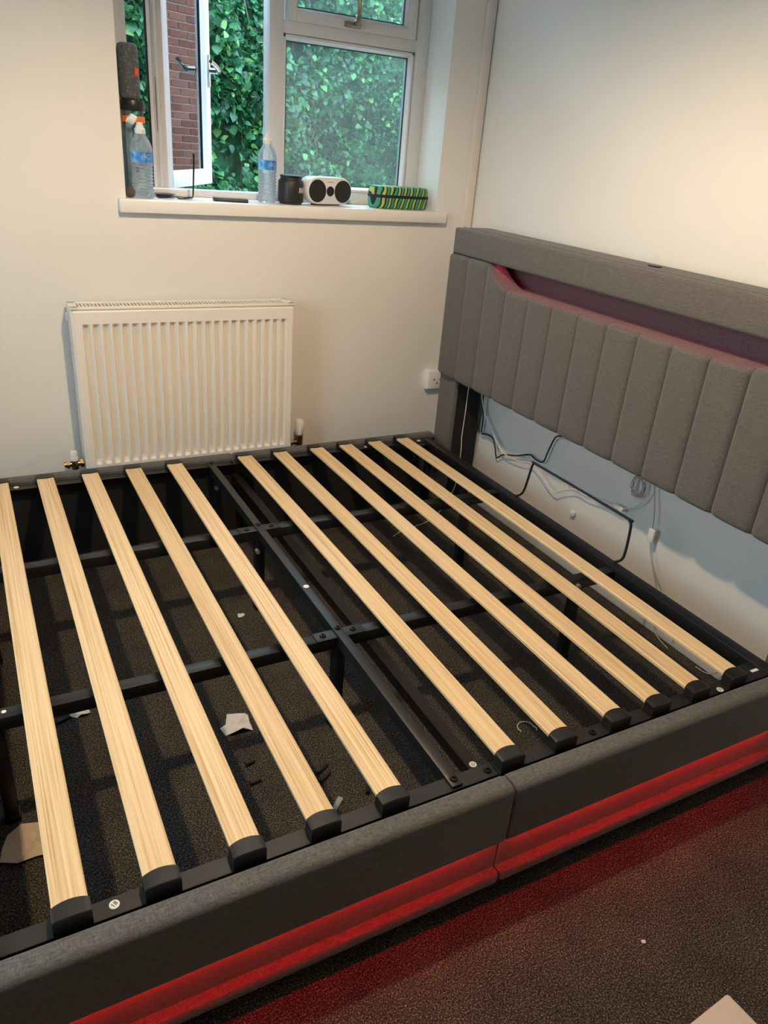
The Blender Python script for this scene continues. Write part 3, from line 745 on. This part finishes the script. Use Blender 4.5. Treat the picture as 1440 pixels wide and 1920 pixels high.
# ------------------------------------------------------------------ wall socket
sk = empty('wall_socket', (1.845, WY1, 0.51)); tag(sk, 'white surface-mounted socket on the window wall beside the headboard', 'socket')
MB().box(1.801, 1.889, WY1-0.030, WY1, 0.468, 0.556, 0.004).build('back_box', M_white, sk)
fp = MB().box(1.804, 1.886, WY1-0.037, WY1-0.0305, 0.471, 0.553, 0.003).build('face_plate', M_white, sk)
pin = MB()
for dx, dz in ((-0.012, 0.0), (0.004, -0.018), (0.020, 0.0)): pin.cyl((1.845+dx, WY1-0.0385, 0.515+dz), (1.845+dx, WY1-0.0365, 0.515+dz), 0.0035, 12)
pin.build('pin_hole', M_ink, fp)

# ------------------------------------------------------------------ cables on the wall behind the headboard
XC = 1.93
def cable(name, pts, r, mt, label, cat='cable', group=None):
    o = MB().tube(pts, r, 7, 6).build(name, mt, None, 60); tag(o, label, cat, group); return o
M_wcab = mat('white_cable', (0.78, 0.78, 0.76), 0.4); M_bcab = mat('black_cable', (0.008, 0.009, 0.012), 0.45)
c1 = [(1.86, 2.545, .56), (1.90, 2.545, .545), (XC, 2.53, .44), (XC, 2.447, .369), (XC, 2.356, .317), (XC, 2.246, .324), (XC, 2.161, .341), (XC, 2.028, .285), (XC, 1.965, .315),
      (XC, 1.903, .344), (XC, 1.843, .344), (XC, 1.74, .362), (XC, 1.709, .367)]
def cable_thing(name, label, loc, parts):
    e = empty(name, loc); tag(e, label, 'cable')
    for nm, mb_, mt in parts: mb_.build(nm, mt, e, 60)
cable_thing('white_cable', 'thin white cable with inline plug strung across the wall under the headboard', (XC, 2.0, 0.30),
    [('cord', MB().tube(c1, 0.0023, 7, 6), M_wcab), ('plug', MB().box(XC-0.006, XC+0.006, 1.662, 1.706, 0.362, 0.378, 0.002), M_wcab),
     ('lead', MB().tube([(XC, 1.664, .372), (XC, 1.62, .40), (XC, 1.59, .435), (XC, 1.575, .47), (1.90, 1.565, .55), (1.88, 1.565, .588)], 0.0021, 7, 6), M_wcab)])
M_gcab = mat('grey_cable', (0.46, 0.42, 0.38), 0.45)
coil = []
for k in range(60):
    a = k*0.62; rr_ = 0.035+0.008*math.sin(k*1.7)
    coil.append((XC+0.004*math.sin(k), 1.622+rr_*math.cos(a)*0.75, 0.478+rr_*math.sin(a)))
cable_thing('grey_cable', 'grey cable bundled in a loose coil hanging below the headboard', (XC, 1.62, 0.48),
    [('coil', MB().tube(coil, 0.0015, 6, 2), M_gcab), ('lead', MB().tube([coil[-1], (1.91, 1.60, .55), (1.89, 1.60, .588)], 0.0014, 6, 4), M_gcab)])
cable_thing('hanging_cable', 'grey cable with a white inline switch dangling down the wall below the headboard', (XC, 1.52, 0.2),
    [('cord', MB().tube([(1.89, 1.56, .588), (XC, 1.555, .50), (XC, 1.53, .42), (XC, 1.520, .362)], 0.0020, 6, 5), M_gcab),
     ('inline_switch', MB().box(XC-0.006, XC+0.006, 1.506, 1.530, 0.318, 0.364, 0.002), M_white),
     ('lower_cord', MB().tube([(XC, 1.518, .320), (XC, 1.50, .27), (XC, 1.46, .20), (1.935, 1.43, .13), (1.937, 1.42, .06), (1.935, 1.40, .012), (1.92, 1.33, .004)], 0.0018, 6, 5), M_gcab),
     ('branch_cord', MB().tube([(XC, 1.495, .262), (XC, 1.44, .20), (1.935, 1.36, .14), (1.938, 1.34, .07), (1.935, 1.33, .02)], 0.0015, 6, 5), M_gcab)])
cable('black_cable', [(1.91, 2.545, .56), (1.928, 2.545, .46), (XC+0.008, 2.545, .40), (XC+0.008, 2.542, .343), (XC+0.008, 2.50, .350), (XC+0.008, 2.455, .345), (XC+0.008, 2.43, .31), (XC+0.008, 2.413, .275), (XC+0.008, 2.38, .298), (XC+0.008, 2.355, .31), (XC+0.008, 2.28, .335),
       (XC+0.008, 2.204, .369), (XC+0.008, 2.16, .364), (XC+0.008, 2.117, .372), (XC+0.008, 2.10, .42), (XC+0.008, 2.080, .478), (1.92, 2.045, .508), (1.90, 1.985, .535), (1.88, 1.95, .588)], 0.0032, M_bcab, 'black kinked cable looping along the wall under the headboard')
cable('ivory_cable', [(1.838, 2.545, .57), (1.836, 2.543, .50), (1.834, 2.540, .44), (1.836, 2.545, .39), (1.832, 2.540, .33), (1.83, 2.53, .26), (1.80, 2.50, .12), (1.70, 2.46, .02), (1.60, 2.42, .005), (1.50, 2.40, .005), (1.42, 2.36, .005)], 0.0022,
      mat('ivory_cable', (0.66, 0.60, 0.48), 0.5), 'ivory cable running down the headboard post to the carpet')
cable('floor_cable', [(1.93, 1.22, .004), (1.925, 1.16, .02), (1.938, 1.10, .09), (1.938, 1.03, .12), (1.938, 0.98, .115), (1.938, 0.93, .09)], 0.002, M_gcab, 'thin grey cable trailing along the skirting board by the near bed corner')
o = MB().box(1.944, 1.9585, 1.905, 1.925, 0.225, 0.243, 0.002).build('cable_clip', M_white, None); tag(o, 'small white cable clip fixed low on the wall behind the wire hoop', 'clip')

# ------------------------------------------------------------------ things on the sill
ZSILL = 1.2277
def bottle(loc, rz, label, flipcap, wide=1.0):
    e = empty('water_bottle', loc, rz, local=True); tag(e, label, 'bottle')
    pr = [(0.0, 0.006), (0.018, 0.003), (0.027, 0.0), (0.031, 0.004), (0.0325, 0.012)]
    for k in range(8): pr += [(0.0325, 0.016+k*0.011), (0.0288, 0.0215+k*0.011)]
    pr += [(0.0325, 0.104), (0.0325, 0.110), (0.0318, 0.112), (0.0318, 0.146), (0.0325, 0.148), (0.0325, 0.153), (0.031, 0.163), (0.026, 0.178), (0.019, 0.191), (0.0145, 0.199), (0.0135, 0.205), (0.0135, 0.210)]
    MB().lathe(pr, n=36, close=False).build('body', M_pet, e, 60)
    lb_ = MB().lathe([(0.0323, 0.113), (0.0323, 0.145)], n=36, close=False).build('label_band', M_label, e, 60)
    vs_, fs = textmesh('IC', 0.022); rr_ = 0.0327; a0 = R(-90+22)
    MB().add([(rr_*math.cos(a0+x/rr_), rr_*math.sin(a0+x/rr_), 0.131+y) for x, y, z in vs_], fs).build('lettering', M_white, lb_, 0)
    vs_, fs = textmesh('IIIIII', 0.006)
    cp_ = MB().lathe([(0.0150, 0.200), (0.0155, 0.203), (0.0155, 0.214), (0.0125, 0.217), (0.009, 0.228), (0.0085, 0.2345), (0.0, 0.235)], n=24, close=False).build('cap', M_white if not flipcap else M_capblue, e, 40)
    if flipcap:
        fl = MB().lathe([(0.0, -0.006), (0.0125, -0.006), (0.0135, 0.004), (0.0125, 0.009), (0.011, 0.0), (0.0, 0.0)], n=20, close=False)
        Mx = Matrix.Translation((-0.021, -0.004, 0.240)) @ Matrix.Rotation(R(-62), 4, 'Y') @ Matrix.Scale(1.25, 4)
        MB().add([Mx @ Vector(p) for p in fl.v], fl.f).build('flip_lid', M_capblue, cp_, 40)
    for o in list(e.children): o.scale = (wide, wide, 1.0)
    return e
M_label = mat('blue_label', (0.05, 0.25, 0.7), 0.35)
LK(M_label, ramp(M_label, noise_n(M_label, coords(M_label, (60, 60, 25)), 1.0, 2), [(0.36, (0.03, 0.14, 0.48)), (0.52, (0.06, 0.33, 0.80)), (0.66, (0.42, 0.70, 0.92))]).outputs['Color'], BS(M_label).inputs['Base Color'])
M_capblue = mat('milky_cap', (0.77, 0.79, 0.81), 0.4)
bottle((0.598, 2.888, ZSILL), R(0), 'clear water bottle with flipped-open pale cap and blue label at the sill end', True, 1.16)
bottle((1.069, 2.938, ZSILL), R(0), 'clear water bottle with white cap and blue label beside the black jar', False, 1.08)

# tall clear bottle with black lid and strap, speaker standing on it
jb = empty('tall_bottle', (0.596, 2.977, ZSILL), 0, local=True); tag(jb, 'tall clear drinking bottle with black lid and orange strap at the window edge', 'bottle')
MB().lathe([(0, 0), (0.038, 0.0), (0.041, 0.006), (0.041, 0.19), (0.039, 0.215), (0.0365, 0.235), (0.0375, 0.238), (0.0375, 0.246), (0.036, 0.25), (0.036, 0.27)], n=32, close=False).build('body', M_jarglass, jb, 50)
MB().lathe([(0.0, 0.268), (0.039, 0.268), (0.0405, 0.271), (0.0405, 0.298), (0.039, 0.301), (0, 0.301)], n=32, close=False).build('lid', M_black, jb, 40)
M_orange = mat('orange_strap', (0.85, 0.22, 0.03), 0.6)
MB().lathe([(0.0380, 0.252), (0.0392, 0.252), (0.0395, 0.246), (0.0395, 0.234), (0.0385, 0.232)], n=32, close=False).build('strap_band', M_orange, jb, 40)
MB().tube([(-0.012, -0.042, 0.13), (-0.010, -0.047, 0.10), (-0.006, -0.048, 0.07), (-0.004, -0.046, 0.03)], 0.004, 8, 4).build('strap_cord', M_orange, jb)
MB().box(-0.014, -0.001, -0.055, -0.044, 0.078, 0.096, 0.003).build('buckle', M_black, jb)
sp_ = empty('portable_speaker', (0.590, 2.974, ZSILL+0.3012), R(-16), local=True); tag(sp_, 'grey fabric cylinder speaker standing upright on the tall bottle', 'speaker')
M_spk = mat('grey_mesh_fabric', (0.10, 0.115, 0.125), 0.85)
vv = N(M_spk, 'ShaderNodeTexVoronoi'); vv.inputs['Scale'].default_value = 95; LK(M_spk, coords(M_spk), vv.inputs['Vector'])
LK(M_spk, ramp(M_spk, vv.outputs['Distance'], [(0.0, (0.20, 0.22, 0.235)), (0.5, (0.085, 0.10, 0.11))]).outputs['Color'], BS(M_spk).inputs['Base Color'])
bump(M_spk, vv.outputs['Distance'], 0.5, 0.002)
MB().lathe([(0, 0.0), (0.026, 0.0), (0.0325, 0.006), (0.0345, 0.016), (0.0345, 0.148), (0.031, 0.160), (0.024, 0.165), (0.0, 0.165)], n=36, close=False).build('body', M_spk, sp_, 50)
MB().box(-0.008, 0.008, -0.0365, -0.0335, -0.013, 0.013, 0.003, 2, Matrix.Translation((0, 0, 0.082)) @ Matrix.Rotation(R(52), 4, 'Z')).build('badge', mat('orange_badge', (0.80, 0.16, 0.07), 0.45), sp_)
# small dark pouch behind the flip-top bottle
pc = MB(); nU_, nV_ = 18, 9
def pf(i, j):
    a = 2*math.pi*i/(nU_-1); b_ = math.pi*j/(nV_-1)-math.pi/2; k = 1+0.12*noise.noise(Vector((a*1.5, b_*2, 1.0)))*math.cos(a/2)**2
    return (0.026*math.cos(a)*math.cos(b_)*k, 0.016*math.sin(a)*math.cos(b_)*k, 0.019+0.019*math.sin(b_)*k)
M_pouch = mat('dark_woven_pouch', (0.09, 0.075, 0.08), 0.9); bump(M_pouch, noise_n(M_pouch, coords(M_pouch), 300, 2), 0.8, 0.003)
o = pc.grid(nU_, nV_, pf).build('pouch', M_pouch, None, 60); o.location = (0.552, 2.880, ZSILL); o.scale = (0.7, 0.9, 0.9); tag(o, 'small dark woven pouch tucked beside the tall bottle', 'pouch')

# spectacles, one arm pointing up
gl = empty('spectacles', (0.712, 2.900, ZSILL), R(-6), local=True); tag(gl, 'black-framed spectacles lying on the sill with one arm up', 'glasses')
M_gf = mat('glossy_black_frame', (0.01, 0.01, 0.012), 0.2)
def rim(cx): return [(cx+0.026*math.cos(a), 0.019*math.sin(a), 0.004+0.003*math.cos(a)) for a in [2*math.pi*k/20 for k in range(21)]]
rm = MB(); rm.tube(rim(-0.034), 0.0018, 6); rm.tube(rim(0.034), 0.0018, 6); rm.tube([(-0.009, 0.004, 0.004), (0, 0.008, 0.006), (0.009, 0.004, 0.004)], 0.0018, 6, 3)
rm.build('frame', M_gf, gl)
for cx in (-0.034, 0.034):
    MB().lathe([(0, 0.004), (1.0, 0.004)], n=20, close=False).build('lens', thin_clear('lens_glass', (0.55, 0.6, 0.65), 1.5, 0, 0.08, (0.3, 0.35, 0.4)), gl, 0)
    bpy.context.scene.collection.objects[-1].name
lens = [o for o in gl.children if o.name.startswith('lens')]
for o, cx in zip(lens, (-0.034, 0.034)): o.location = (cx, 0, 0); o.scale = (0.025, 0.018, 1)
MB().tube([(0.060, 0.006, 0.005), (0.063, 0.006, 0.020), (0.066, 0.004, 0.080), (0.068, 0.000, 0.125), (0.067, -0.006, 0.152)], lambda t: 0.0024+0.0014*t, 7, 4).build('arm', M_gf, gl)
MB().tube([(-0.060, 0.010, 0.004), (-0.062, 0.030, 0.006), (-0.03, 0.042, 0.004), (0.02, 0.035, 0.0035), (0.06, 0.012, 0.004)], 0.0018, 7, 4).build('arm', M_gf, gl)
# saucer-like dark dish behind the spectacles
ph2 = empty('dark_dish', (0.690, 2.968, ZSILL), 0, local=True); tag(ph2, 'shallow dark dish resting on the sill behind the spectacles', 'dish')
MB().lathe([(0, 0.0), (0.022, 0.0), (0.040, 0.009), (0.042, 0.011), (0.039, 0.0105), (0.022, 0.003), (0, 0.003)], n=28, close=False).build('bowl', mat('dark_grey_glaze', (0.05, 0.055, 0.065), 0.25), ph2, 40)

# phone
pn = empty('phone', (0.908, 2.893, ZSILL), R(-14), local=True); tag(pn, 'dark mobile phone lying flat on the window sill', 'phone')
MB().box(-0.060, 0.066, -0.034, 0.034, 0.0, 0.0115, 0.0045, 3).build('case', mat('phone_case', (0.02, 0.03, 0.035), 0.4), pn)
MB().box(-0.057, 0.063, -0.031, 0.031, 0.0115, 0.0121).build('screen', mat('phone_screen', (0.01, 0.012, 0.016), 0.08), pn, 0)

# black jar
jr = empty('black_jar', (1.152, 2.905, ZSILL), 0, local=True); tag(jr, 'matt black jar candle with white lettering between bottle and white speaker', 'jar')
MB().lathe([(0, 0.0), (0.040, 0.0), (0.0425, 0.002), (0.0425, 0.005), (0.0475, 0.008), (0.0485, 0.012), (0.0485, 0.076), (0.047, 0.081), (0.041, 0.087), (0.0395, 0.090), (0.0395, 0.0915)], n=36, close=False).build('body', mat('matt_black_jar', (0.012, 0.014, 0.015), 0.42), jr, 30)
MB().lathe([(0, 0.0915), (0.040, 0.0915), (0.0425, 0.096), (0.0425, 0.099), (0.041, 0.1005), (0, 0.1005)], n=36, close=False).build('lid', M_black, jr, 40)
st_ = MB()
for k, a in enumerate((20, 26, 31.5, 37, 44, 49, 55, 61)):
    sl_ = 0.010*(-1 if k % 2 else 1); q0 = [(-0.0013, 0.042), (0.0013, 0.042), (0.0013, 0.060), (-0.0013, 0.060)]
    st_.add([(0.0489*math.cos(R(a-90)+(x+sl_*(z-0.051)*12)/0.0489), 0.0489*math.sin(R(a-90)+(x+sl_*(z-0.051)*12)/0.0489), z) for x, z in q0], [(0, 1, 2, 3)])
st_.build('lettering', M_sticker, jr, 0)

# white retro speaker
ws = empty('white_speaker', (1.302, 2.922, ZSILL), R(13), local=True); tag(ws, 'small white speaker with two round black grilles on the sill', 'speaker')
hw, hh = 0.107, 0.0485
def stad(w_, h_, n=12):
    r_ = h_; p = []
    for k in range(n+1): a = -math.pi/2+math.pi*k/n; p.append((w_-r_+r_*math.cos(a), r_*math.sin(a)))
    for k in range(n+1): a = math.pi/2+math.pi*k/n; p.append((-(w_-r_)+r_*math.cos(a), r_*math.sin(a)))
    return p
bd = MB(); lay = [(-0.034, 0.92), (-0.0325, 0.97), (-0.029, 1.0), (0.029, 1.0), (0.0325, 0.97), (0.034, 0.92)]
zc = 0.0530; vs_ = []; fs = []
pp = stad(hw, hh); n = len(pp)
for y, k in lay: vs_ += [(x-(1-k)*hh*(1 if x > 0 else -1), y, zc+z*k) for x, z in pp]
for j in range(len(lay)-1):
    for i in range(n): fs.append((j*n+i, j*n+(i+1) % n, (j+1)*n+(i+1) % n, (j+1)*n+i))
fs += [tuple(range(n)), tuple(range((len(lay)-1)*n, len(lay)*n))]
bd.add(vs_, fs).build('body', mat('white_matt_plastic', (0.72, 0.72, 0.74), 0.4), ws, 40)
M_grille = mat('black_speaker_grille', (0.008, 0.008, 0.008), 0.7); bump(M_grille, noise_n(M_grille, coords(M_grille), 900, 1), 0.5, 0.001)
for cx, r_ in ((-0.0615, 0.0405), (0.0615, 0.0405), (0.0, 0.0180)):
    MB().add([(cx+r_*k*math.cos(a), y, zc-0.001+r_*k*math.sin(a)) for k, y in ((1.0, -0.0335), (1.0, -0.0352), (0.9, -0.0362)) for a in [2*math.pi*q/30 for q in range(30)]],
             [(j*30+i, j*30+(i+1) % 30, (j+1)*30+(i+1) % 30, (j+1)*30+i) for j in range(2) for i in range(30)]+[tuple(range(60, 90))]).build('grille', M_grille, ws, 40)
MB().box(-0.014, 0.014, -0.0346, -0.0338, zc+0.0305, zc+0.0325).build('red_mark', mat('red_print', (0.45, 0.06, 0.05), 0.5), ws, 0)
MB().box(-0.052, 0.052, -0.024, 0.024, 0.0, 0.0075, 0.002).build('base', M_black, ws)

# striped zip case
zcs = empty('zip_case', (1.622, 2.905, ZSILL), R(2), local=True); tag(zcs, 'oval zip case with green, lime and black stripes on the sill', 'case')
M_str = mat('striped_print', (0.1, 0.4, 0.3), 0.55)
tc = N(M_str, 'ShaderNodeTexCoord'); sx = N(M_str, 'ShaderNodeSeparateXYZ'); LK(M_str, tc.outputs['Object'], sx.inputs[0])
at = N(M_str, 'ShaderNodeMath', operation='ARCTAN2'); LK(M_str, sx.outputs['Y'], at.inputs[0]); LK(M_str, sx.outputs['X'], at.inputs[1])
def mth(op, a, b_):
    q = N(M_str, 'ShaderNodeMath', operation=op)
    for i, z in enumerate((a, b_)):
        if isinstance(z, (int, float)): q.inputs[i].default_value = z
        else: LK(M_str, z, q.inputs[i])
    return q.outputs[0]
nn = noise_n(M_str, coords(M_str), 14, 1)
val = mth('ADD', mth('ADD', mth('MULTIPLY', sx.outputs['X'], 33.0), mth('MULTIPLY', sx.outputs['Z'], -7.0)), mth('MULTIPLY', nn, 1.1))
val = mth('ADD', val, mth('MULTIPLY', sx.outputs['Y'], 9.0))
fc = mth('FRACT', val, 0)
rs = ramp(M_str, fc, [(0.0, (0.035, 0.30, 0.20)), (0.34, (0.006, 0.008, 0.008)), (0.50, (0.42, 0.52, 0.10)), (0.80, (0.006, 0.008, 0.008))], 'CONSTANT')
LK(M_str, rs.outputs['Color'], BS(M_str).inputs['Base Color'])
def oval_layers(lay, name, mt):
    mb_ = MB(); n = 48; vs_ = []
    for k, z in lay:
        for i in range(n):
            a = 2*math.pi*i/n; c_, s2 = math.cos(a), math.sin(a); e_ = 0.62
            x = (0.132-(1-k)*0.05)*math.copysign(abs(c_)**e_, c_); y = (0.052-(1-k)*0.05)*math.copysign(abs(s2)**e_, s2)
            vs_.append((x, y, z))
    fs = [(j*n+i, j*n+(i+1) % n, (j+1)*n+(i+1) % n, (j+1)*n+i) for j in range(len(lay)-1) for i in range(n)]
    fs += [tuple(range(n)), tuple(range((len(lay)-1)*n, len(lay)*n))]
    return mb_.add(vs_, fs).build(name, mt, zcs, 50)
oval_layers([(0.78, 0.0), (0.88, 0.002), (0.95, 0.010), (0.99, 0.028), (1.0, 0.041)], 'lower_shell', M_str)
oval_layers([(1.0, 0.052), (0.985, 0.066), (0.94, 0.076), (0.86, 0.0815), (0.70, 0.083)], 'upper_shell', M_str)
oval_layers([(1.0, 0.041), (1.035, 0.0425), (1.035, 0.0505), (1.0, 0.052)], 'zip', mat('black_zip_tape', (0.008, 0.008, 0.008), 0.6))

# ------------------------------------------------------------------ scraps on the carpet
M_paper = mat('torn_paper', (0.72, 0.70, 0.68), 0.8)
M_card = mat('torn_card', (0.55, 0.42, 0.30), 0.85)
def scrap(name, x, y, r_, mt, label, cat, seed, elong=1.0, rz=0.0, lift=0.02, group=None):
    q = random.Random(seed); n = 11; ring = []
    for k in range(n):
        a = 2*math.pi*k/n; d = r_*q.uniform(0.7, 1.15); ring.append((d*math.cos(a)*elong, d*math.sin(a), 0.0015+q.uniform(0, lift)))
    inner = [(x_*0.5, y_*0.5, 0.002+q.uniform(0, lift)*0.8) for x_, y_, _ in ring]
    c_ = (0, 0, 0.003+lift*0.3); tops = ring+inner+[c_]
    zmin = min(p[2] for p in tops); tops = [(a, b_, z-zmin+0.0012) for a, b_, z in tops]
    fs = []
    for k in range(n):
        k2 = (k+1) % n; fs += [(k, k2, n+k2, n+k), (n+k, n+k2, 2*n)]
    m_ = len(tops); bots = [(a, b_, z-0.0011) for a, b_, z in tops]
    fs2 = [tuple(i+m_ for i in reversed(f)) for f in fs]+[(k, k+m_, (k+1) % n+m_, (k+1) % n) for k in range(n)]
    o = MB().add(tops+bots, fs+fs2).build(name, mt, None, 0); o.location = (x, y, 0); o.rotation_euler.z = rz
    tag(o, label, cat, group); return o
scrap('paper_scrap', 0.486, 1.537, 0.042, M_paper, 'crumpled white paper scrap on the carpet, largest of the white scraps', 'paper', 1, 1.1, 0.3, 0.020)
scrap('paper_scrap', 0.111, 1.751, 0.026, M_paper, 'small white torn paper scrap beside the dark plastic peg under the slats', 'paper', 4, 1.0, 0.8, 0.014)
scrap('card_scrap', -0.040, 1.360, 0.062, M_card, 'large torn brown card scrap at the foot of a bed leg', 'card', 6, 1.25, 0.2, 0.012)
scrap('paper_fleck', 0.662, 2.041, 0.012, M_paper, 'tiny white paper fleck on the carpet near the bed centre', 'paper', 9, 1.2, 0.1, 0.004)
scrap('crumb', 1.055, 0.589, 0.0055, M_paper, 'tiny pale crumb on the open carpet in front of the bed', 'crumb', 12, 1.0, 0.0, 0.003)
PEGL = ['stubby black plastic peg on the carpet, nearer the large white paper scrap', 'long black peg of a side-by-side pair, the one farther from the near side rail',
        'long black peg of a side-by-side pair, the one nearer the near side rail', 'stubby black plastic peg on the carpet, farther from the large white paper scrap',
        'black plastic peg lying askew between the grey tab and the centre beam', 'black plastic peg beside the small torn paper scrap']
for i, (x, y, a, l_) in enumerate([(0.473, 1.39, 10, 0.022), (0.633, 1.297, 25, 0.040), (0.628, 1.268, 30, 0.036), (0.465, 1.324, 5, 0.026), (0.713, 1.192, 60, 0.030), (0.069, 1.735, 20, 0.034)]):
    e = empty('plastic_peg', (x, y, 0), R(a), local=True)
    tag(e, PEGL[i], 'peg', 'loose black plastic pegs under the bed')
    MB().cyl((-l_/2, 0, 0.0052), (l_/2, 0, 0.0052), 0.005, 10).build('shank', M_black, e)
    MB().cyl((-l_/2-0.003, 0, 0.0066), (-l_/2, 0, 0.0066), 0.0065, 12).build('head', M_black, e)
o = MB().box(-0.022, 0.022, -0.007, 0.007, 0.0, 0.004, 0.0018).build('plastic_tab', mat('grey_plastic_tab', (0.33, 0.35, 0.38), 0.35), None); o.location = (0.622, 1.18, 0.0003); o.rotation_euler.z = R(42); tag(o, 'grey plastic tab on the carpet by the side rail', 'tab')
hk = [(1.226+0.022*math.cos(a)*1.1, 1.213+0.022*math.sin(a), 0.0035) for a in [R(205-k*22) for k in range(11)]]+[(1.252, 1.196, 0.004), (1.246, 1.190, 0.004)]
o = MB().tube(hk, 0.0014, 6, 3).build('wire_hook', M_wcab, None); tag(o, 'thin white bent wire loop lying on the carpet', 'wire')

# pale padded block at the bottom corner
pb = empty('padded_block', (0.86, 0.24, 0), 0, local=False); tag(pb, 'pale beige smooth-sided box on the carpet in front of the bed', 'box')
Mx = Matrix.Translation((1.052, 0.405, 0)) @ Matrix.Rotation(R(4), 4, 'Z')
MB().box(-0.34, 0, -0.26, 0, 0.0, 0.088, 0.008, 3, Mx).build('body', mat('beige_card', (0.60, 0.49, 0.40), 0.6), pb)
MB().box(-0.343, 0.003, -0.263, 0.003, 0.0885, 0.10, 0.006, 3, Mx).build('lid', mat('beige_card_lid', (0.66, 0.54, 0.45), 0.55), pb)

# ------------------------------------------------------------------ ceiling lamp (above the frame)
lp = empty('pendant_lamp_offscreen', (0.60, 1.27, ZC)); tag(lp, 'bare pendant bulb hanging from the ceiling over the bed', 'lamp')
MB().lathe([(0.045, -0.022), (0.05, -0.002), (0.05, 0.0)], (0.60, 1.27, ZC), 24).build('ceiling_rose', M_white, lp)
MB().cyl((0.60, 1.27, ZC-0.02), (0.60, 1.27, 2.285), 0.003, 8).build('flex', M_white, lp)
MB().lathe([(0.012, 0.0), (0.018, 0.005), (0.018, 0.045), (0.008, 0.06)], (0.60, 1.27, 2.235), 18).build('lamp_holder', M_white, lp)
bb = MB().lathe([(0.0005, -0.036)]+[(0.034*math.sin(R(a)), -0.034*math.cos(R(a))) for a in range(15, 151, 15)]+[(0.013, 0.042)], (0.60, 1.27, 2.195), 20)
bb.build('bulb_offscreen', M_bulb, lp, 60)

M_shade = bpy.data.materials.new('cream_lampshade'); M_shade.use_nodes = True
tl = N(M_shade, 'ShaderNodeBsdfTranslucent'); tl.inputs['Color'].default_value = (0.86, 0.76, 0.62, 1)
mx = N(M_shade, 'ShaderNodeMixShader'); mx.inputs[0].default_value = 0.70
BS(M_shade).inputs['Base Color'].default_value = (0.75, 0.68, 0.58, 1); BS(M_shade).inputs['Roughness'].default_value = 0.9
LK(M_shade, BS(M_shade).outputs[0], mx.inputs[1]); LK(M_shade, tl.outputs[0], mx.inputs[2]); LK(M_shade, mx.outputs[0], M_shade.node_tree.nodes['Material Output'].inputs['Surface'])
MB().lathe([(0.160, -0.055), (0.150, -0.01), (0.125, 0.05), (0.09, 0.085), (0.022, 0.095)], (0.60, 1.27, 2.195), 40, False).build('lampshade', M_shade, lp, 60)
lp['label'] = 'pendant lamp with a cream domed shade hanging over the bed'
